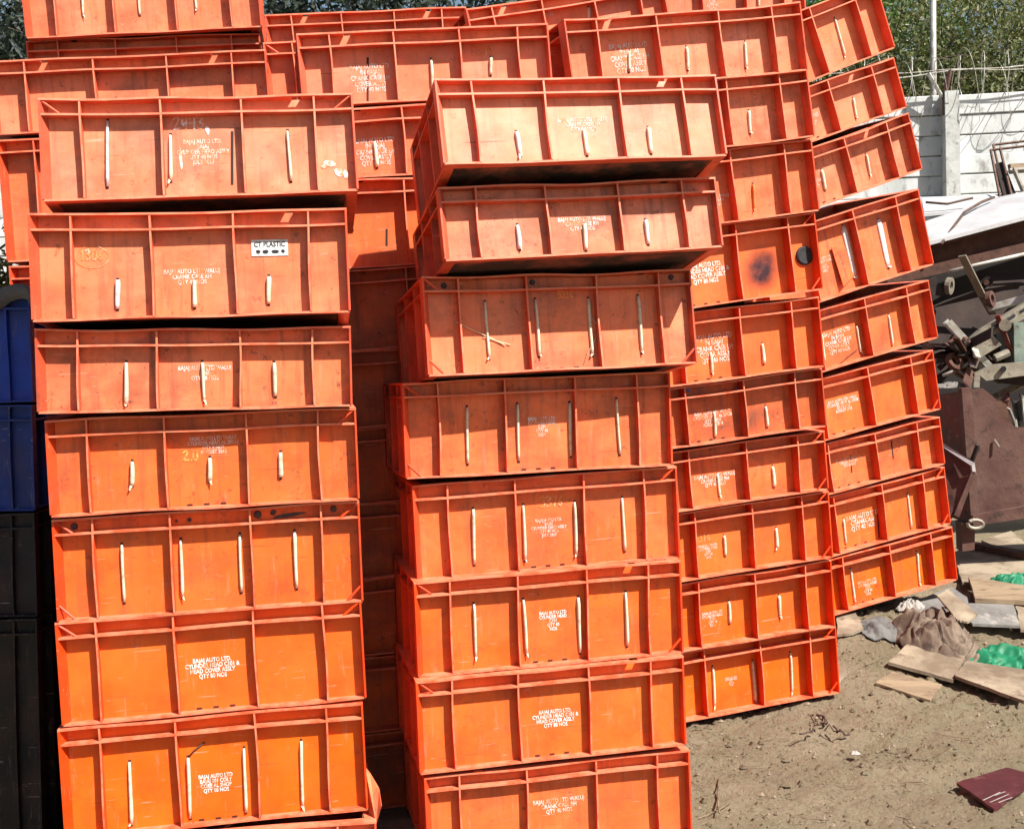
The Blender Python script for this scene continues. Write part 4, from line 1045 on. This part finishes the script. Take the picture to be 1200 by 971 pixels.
board([(1108, 716), (1188, 718), (1195, 744), (1140, 740)], 0.012, 'grey_board', 'flat_panel', 'grey rectangular panel with a pale edge behind the rag heap', 'panel', 0.02, LG)
board([(1190, 716), (1225, 718), (1235, 750), (1196, 746)], 0.012, 'pale_board', 'flat_panel', 'pale panel end touching the grey rectangular panel', 'panel', 0.015, LG)
board([(1118, 660), (1128, 645), (1215, 668), (1205, 690), (1128, 692)], 0.012, 'pale_board', 'flat_panel', 'large pale dusty sheet below the skip beside the leaning stack', 'panel', 0.02, LG)
board([(1124, 646), (1215, 664), (1216, 669), (1123, 649)], 0.03, 'rust_brown', 'dark_batten', 'thin dark batten lying across the dusty sheet below the skip', 'batten', 0.035, LG)
board([(1150, 643), (1185, 632), (1205, 650), (1195, 662)], 0.012, 'pale_board', 'flat_panel', 'small torn pale sheet under the skip rail', 'panel', 0.03, LG)
board([(1062, 712), (1115, 695), (1136, 705), (1132, 722), (1080, 730)], 0.010, 'grey_board', 'flat_panel', 'dull grey green panel just before the leaning stack', 'panel', 0.006, LG)
board([(981, 726), (1003, 724), (1012, 742), (1000, 748), (981, 750)], 0.012, 'pale_board', 'torn_card', 'torn pale card at the foot of the tall stack', 'card', 0.006)
board([(980, 784), (992, 780), (993, 796), (981, 806)], 0.006, 'pale_board', 'torn_card', 'small torn card against the bottom crate by the yard', 'card', 0.004)
mb_ = thing('maroon_board', 'dark maroon board with pale scratched marks lying on the dirt', 'board', G(1165, 925))
o = board([(1121, 920), (1180, 902), (1218, 912), (1165, 951)], 0.010, 'maroon_board', 'panel', None, None, -0.008)
o.parent = mb_; o.location = -mb_.location
for (a, b) in (((1152, 931), (1172, 922)), ((1160, 934), (1182, 924)), ((1170, 934), (1186, 928)), ((1165, 926), (1178, 921))):
    pa, pb = G(a[0], a[1], 0.03), G(b[0], b[1], 0.03); d = (pb - pa).normalized(); nrm = Vector((-d.y, d.x, 0)) * 0.0022
    q = [pa + nrm, pa - nrm, pb - nrm, pb + nrm]
    q = [Vector((p.x, p.y, ground_z(p.x, p.y) + 0.0135)) - mb_.location for p in q]; link('scratched_mark', q, [(0, 1, 2, 3)], 'dull_plastic', mb_)
def rag(name, ctr, rx, ry, h, mat_, label, cat, seed, n=64, rot=0.0, fold=1.0):
    vv = []
    for j in range(n + 1):
        for i in range(n + 1):
            a, b = 2 * i / n - 1, 2 * j / n - 1
            k = max(abs(a), abs(b)) / max(1e-6, math.hypot(a, b)); xx, yy_ = a * k, b * k
            an = math.atan2(b, a); ed = 1 + 0.28 * mnoise.noise(Vector((math.cos(an) * 1.6, math.sin(an) * 1.6, seed)))
            r_ = math.hypot(xx, yy_); dome = max(0.0, 1 - r_ ** 2) ** 0.7
            q = Vector((xx * 1.5, yy_ * 1.5, seed * 1.7)); wq = q + Vector((mnoise.noise(q * 1.1), mnoise.noise(q * 1.1 + Vector((5, 0, 0))), 0)) * 1.1
            f1 = abs(math.sin(2.3 * wq.x + 1.1 * wq.y + 2.2 * mnoise.noise(wq * 0.8))) ; f2 = abs(mnoise.noise(Vector((wq.x * 2.6 + 4, wq.y * 2.0, seed)))) ** 0.8
            z = h * dome * (0.60 + 0.55 * mnoise.noise(q * 0.9)) + fold * h * (0.34 * (f1 - 0.4) + 0.40 * (0.35 - f2)) * min(1.0, (1.02 - r_) * 3 + 0.25)
            x2 = (xx * math.cos(rot) * rx - yy_ * math.sin(rot) * ry) * ed; y2 = (xx * math.sin(rot) * rx + yy_ * math.cos(rot) * ry) * ed
            x2 += 0.25 * z; X = ctr.x + x2; Y = ctr.y + y2
            vv.append((X, Y, ground_z(X, Y) + lump(X, Y) - 0.006 + max(z, 0.0) + 0.006 * f2))
    o = link(name, vv, [(j * (n + 1) + i, j * (n + 1) + i + 1, (j + 1) * (n + 1) + i + 1, (j + 1) * (n + 1) + i) for j in range(n) for i in range(n)], mat_, None, True)
    o.modifiers.new('thick', 'SOLIDIFY').thickness = 0.003
    return tag(o, label, cat)
rag('rag_heap', G(1094, 752), 0.175, 0.17, 0.15, 'brown_cloth', 'heap of brown dusty rags beside the pale boards', 'rags', 1.3, 110, 0.4, 1.0)
board([(1098, 727), (1112, 720), (1146, 750), (1134, 760), (1122, 757)], 0.008, 'pale_board', 'torn_card', 'triangular scrap of card leaning on the rag heap', 'card', 0.10)
rag('grey_rag', G(1035, 738), 0.12, 0.08, 0.035, 'grey_cloth', 'crumpled grey sheet between the leaning stack and the rag heap', 'rag', 5.1, 48, 0.2)
crumple('pale_scrap', G(1068, 715), 0.07, 0.04, 0.05, 'dull_plastic', 'crumpled pale plastic scrap under the front edge of the leaning stack', 'scrap', 9, 7)
t = NT('green_plastic'); t.color((0.02, 0.26, 0.13)); t.rough(0.5)
tr = t.n('ShaderNodeBsdfTranslucent'); tr.inputs[0].default_value = (0.02, 0.45, 0.22, 1); ms = t.n('ShaderNodeMixShader'); ms.inputs[0].default_value = 0.45
t.l(t.b.outputs[0], ms.inputs[1]); t.l(tr.outputs[0], ms.inputs[2]); t.l(ms.outputs[0], t.t.nodes['Material Output'].inputs[0]); M['green_plastic'] = t.m
rag('plastic_bag', G(1182, 690), 0.12, 0.08, 0.075, 'green_plastic', 'bright green plastic bag crumpled behind the brown board', 'plastic bag', 11.2, 40, 0.1, 1.3)
rag('plastic_bag', G(1180, 776), 0.15, 0.11, 0.05, 'green_plastic', 'green plastic bag spread beside the stained pale board', 'plastic bag', 14.4, 44, -0.2, 1.2)
# tangle of wire and twigs near the tall stack
m = MB(); c0 = G(963, 856)
for i in range(6):
    pts = []; a = random.uniform(0, 6.28); p = c0 + Vector((random.uniform(-.03, .03), random.uniform(-.03, .03), 0))
    for k in range(6):
        a += random.uniform(-0.9, 0.9); p = p + Vector((math.cos(a) * 0.018, math.sin(a) * 0.018, 0)); pts.append((p.x, p.y, ground_z(p.x, p.y) + 0.008 + random.uniform(0, 0.03)))
    m.tube(pts, random.uniform(0.002, 0.0045), 5)
tag(m.build('twig_tangle', 'wire_dark', None, None, True), 'small tangle of dark twigs and wire on open dirt', 'twigs')
m = MB().tube([G(842, 912, .004), G(841, 935, .004), G(843, 952, .004)], 0.003, 5); tag(m.build('straw_stalk', 'straw', None, None, True), 'single dry stalk on the dirt beside the middle front stack', 'stalk')
crumple('litter_scrap', G(1002, 884), 0.018, 0.014, 0.012, 'dull_plastic', 'tiny white scrap of litter near the twig tangle', 'scrap', 21, 4, 12)
# broken orange crate corner beside the left front stack
bc = slab([(428, 900), (434, 908), (444, 925), (447, 945), (441, 965), (432, 965)], [3.5, 3.5, 3.48, 3.45, 3.45, 3.5], 0.012).build('broken_crate_piece', 'crate'); bc.color = (*fade(0.5), 1)
tag(bc, 'curved broken piece of orange crate tucked beside the left front stack', 'fragment')

# smaller pieces stuffed into the heap
for k, (pts, Y, r_, mt, lab, nm, ct) in enumerate((
    (((1094, 415), (1118, 398), (1130, 408)), 6.7, 0.012, 'rust_brown', 'bent rusty pipe poking out of the heap above the skip', 'bent_pipe', 'pipe'),
    (((1100, 432), (1112, 421), (1126, 426), (1138, 417)), 6.6, 0.016, 'dark_plate', 'dark hose curled beside the cream machine arm', 'rubber_hose', 'hose'),
    (((1105, 440), (1122, 433), (1133, 440)), 6.5, 0.009, 'galvanised', 'short bright rod lying over the maroon skip', 'steel_rod', 'rod'),
    (((1112, 318), (1150, 309), (1230, 291)), 6.9, 0.010, 'galvanised', 'thin pale conduit hanging under the rusty girder', 'conduit', 'conduit'))):
    o = MB().tube([at(x, y, Y) for x, y in pts], r_, 7).build(nm, mt, None, None, True); tag(o, lab, ct)

def chunk(px, py, Y, kind, mt):
    p = at(px, py, Y); bm = bmesh.new()
    if kind == 0:      # bent flat bar
        l_ = random.uniform(0.10, 0.28); w_ = random.uniform(0.012, 0.03)
        prof = [(-l_, 0), (-l_ * 0.3, random.uniform(-.02, .02)), (l_ * 0.3, random.uniform(-.04, .04)), (l_, random.uniform(-.06, .06))]; vs = []
        for (a, b) in prof:
            vs.append([bm.verts.new((a, dy, b + dz)) for dy, dz in ((-w_, -.004), (w_, -.004), (w_, .004), (-w_, .004))])
        for q0, q1 in zip(vs[:-1], vs[1:]):
            for k in range(4): bm.faces.new((q0[k], q0[(k + 1) % 4], q1[(k + 1) % 4], q1[k]))
        bm.faces.new(vs[0][::-1]); bm.faces.new(vs[-1])
    elif kind == 1:    # channel
        l_ = random.uniform(0.08, 0.2)
        for a, b, c_, d in ((-.03, .03, -.004, .004), (-.03, -.022, .004, .03), (.022, .03, .004, .03)):
            m_ = bmesh.ops.create_cube(bm, size=1)
            for v in m_['verts']: v.co = Vector((v.co.x * 2 * l_, (a + b) / 2 + v.co.y * (b - a), (c_ + d) / 2 + v.co.z * (d - c_)))
    elif kind == 2:    # ring / flange
        r_ = random.uniform(0.025, 0.05); n = 16; L_ = []
        for k in range(n):
            t_ = 2 * math.pi * k / n; L_.append([bm.verts.new((rr * math.cos(t_), hh, rr * math.sin(t_))) for rr, hh in ((r_, -.012), (r_, .012), (r_ * .55, .012), (r_ * .55, -.012))])
        for k in range(n):
            a, b = L_[k], L_[(k + 1) % n]
            for j in range(4): bm.faces.new((a[j], b[j], b[(j + 1) % 4], a[(j + 1) % 4]))
    else:              # crushed casting
        bmesh.ops.create_icosphere(bm, subdivisions=2, radius=random.uniform(0.02, 0.045)); sd_ = random.uniform(0, 50)
        for v in bm.verts: v.co = Vector((v.co.x * 1.5, v.co.y, v.co.z * 0.7)) * (1 + 1.3 * mnoise.noise(v.co * 45 + Vector((sd_, 0, 0))))
    R = Matrix.Rotation(random.uniform(-1.2, 1.2), 3, 'Y') @ Matrix.Rotation(random.uniform(-1.5, 1.5), 3, 'Z') @ Matrix.Rotation(random.uniform(-.8, .8), 3, 'X')
    for v in bm.verts: v.co = R @ v.co
    bmesh.ops.recalc_face_normals(bm, faces=bm.faces)
    nm = ('bent_bar', 'steel_channel', 'iron_ring', 'iron_lump')[kind]
    me = bpy.data.meshes.new(nm); bm.to_mesh(me); bm.free(); me.materials.append(M[mt]); o = bpy.data.objects.new(nm, me); C.objects.link(o); o.location = p
    tag(o, ('bent rusty flat bar jumbled in the scrap heap', 'short steel channel offcut jumbled in the scrap heap', 'loose iron ring jumbled in the scrap heap', 'rough lump of scrap iron jumbled in the heap')[kind],
        ('bar', 'channel', 'ring', 'scrap iron')[kind], ('bent bars in the scrap heap', 'channel offcuts in the scrap heap', 'rings in the scrap heap', 'lumps in the scrap heap')[kind])
for k in range(30):
    zone = (0, 0, 2, 3, 1, 0)[k % 6]
    if zone == 0: px, py, Y = random.uniform(1095, 1145), random.uniform(404, 448), random.uniform(6.45, 6.8)
    elif zone == 1: px, py, Y = random.uniform(1095, 1215), random.uniform(330, 362), random.uniform(6.75, 6.9)
    elif zone == 2: px, py, Y = random.uniform(1150, 1215), random.uniform(400, 470), random.uniform(6.5, 6.75)
    else: px, py, Y = random.uniform(1140, 1215), random.uniform(455, 505), random.uniform(6.45, 6.9)
    chunk(px, py, Y, random.choice((0, 0, 0, 0, 1, 1, 2, 3)), random.choice(('dark_plate', 'rust_brown', 'rust_brown', 'rust_red', 'maroon_steel', 'dark_plate', 'machine_cream', 'galvanised')))
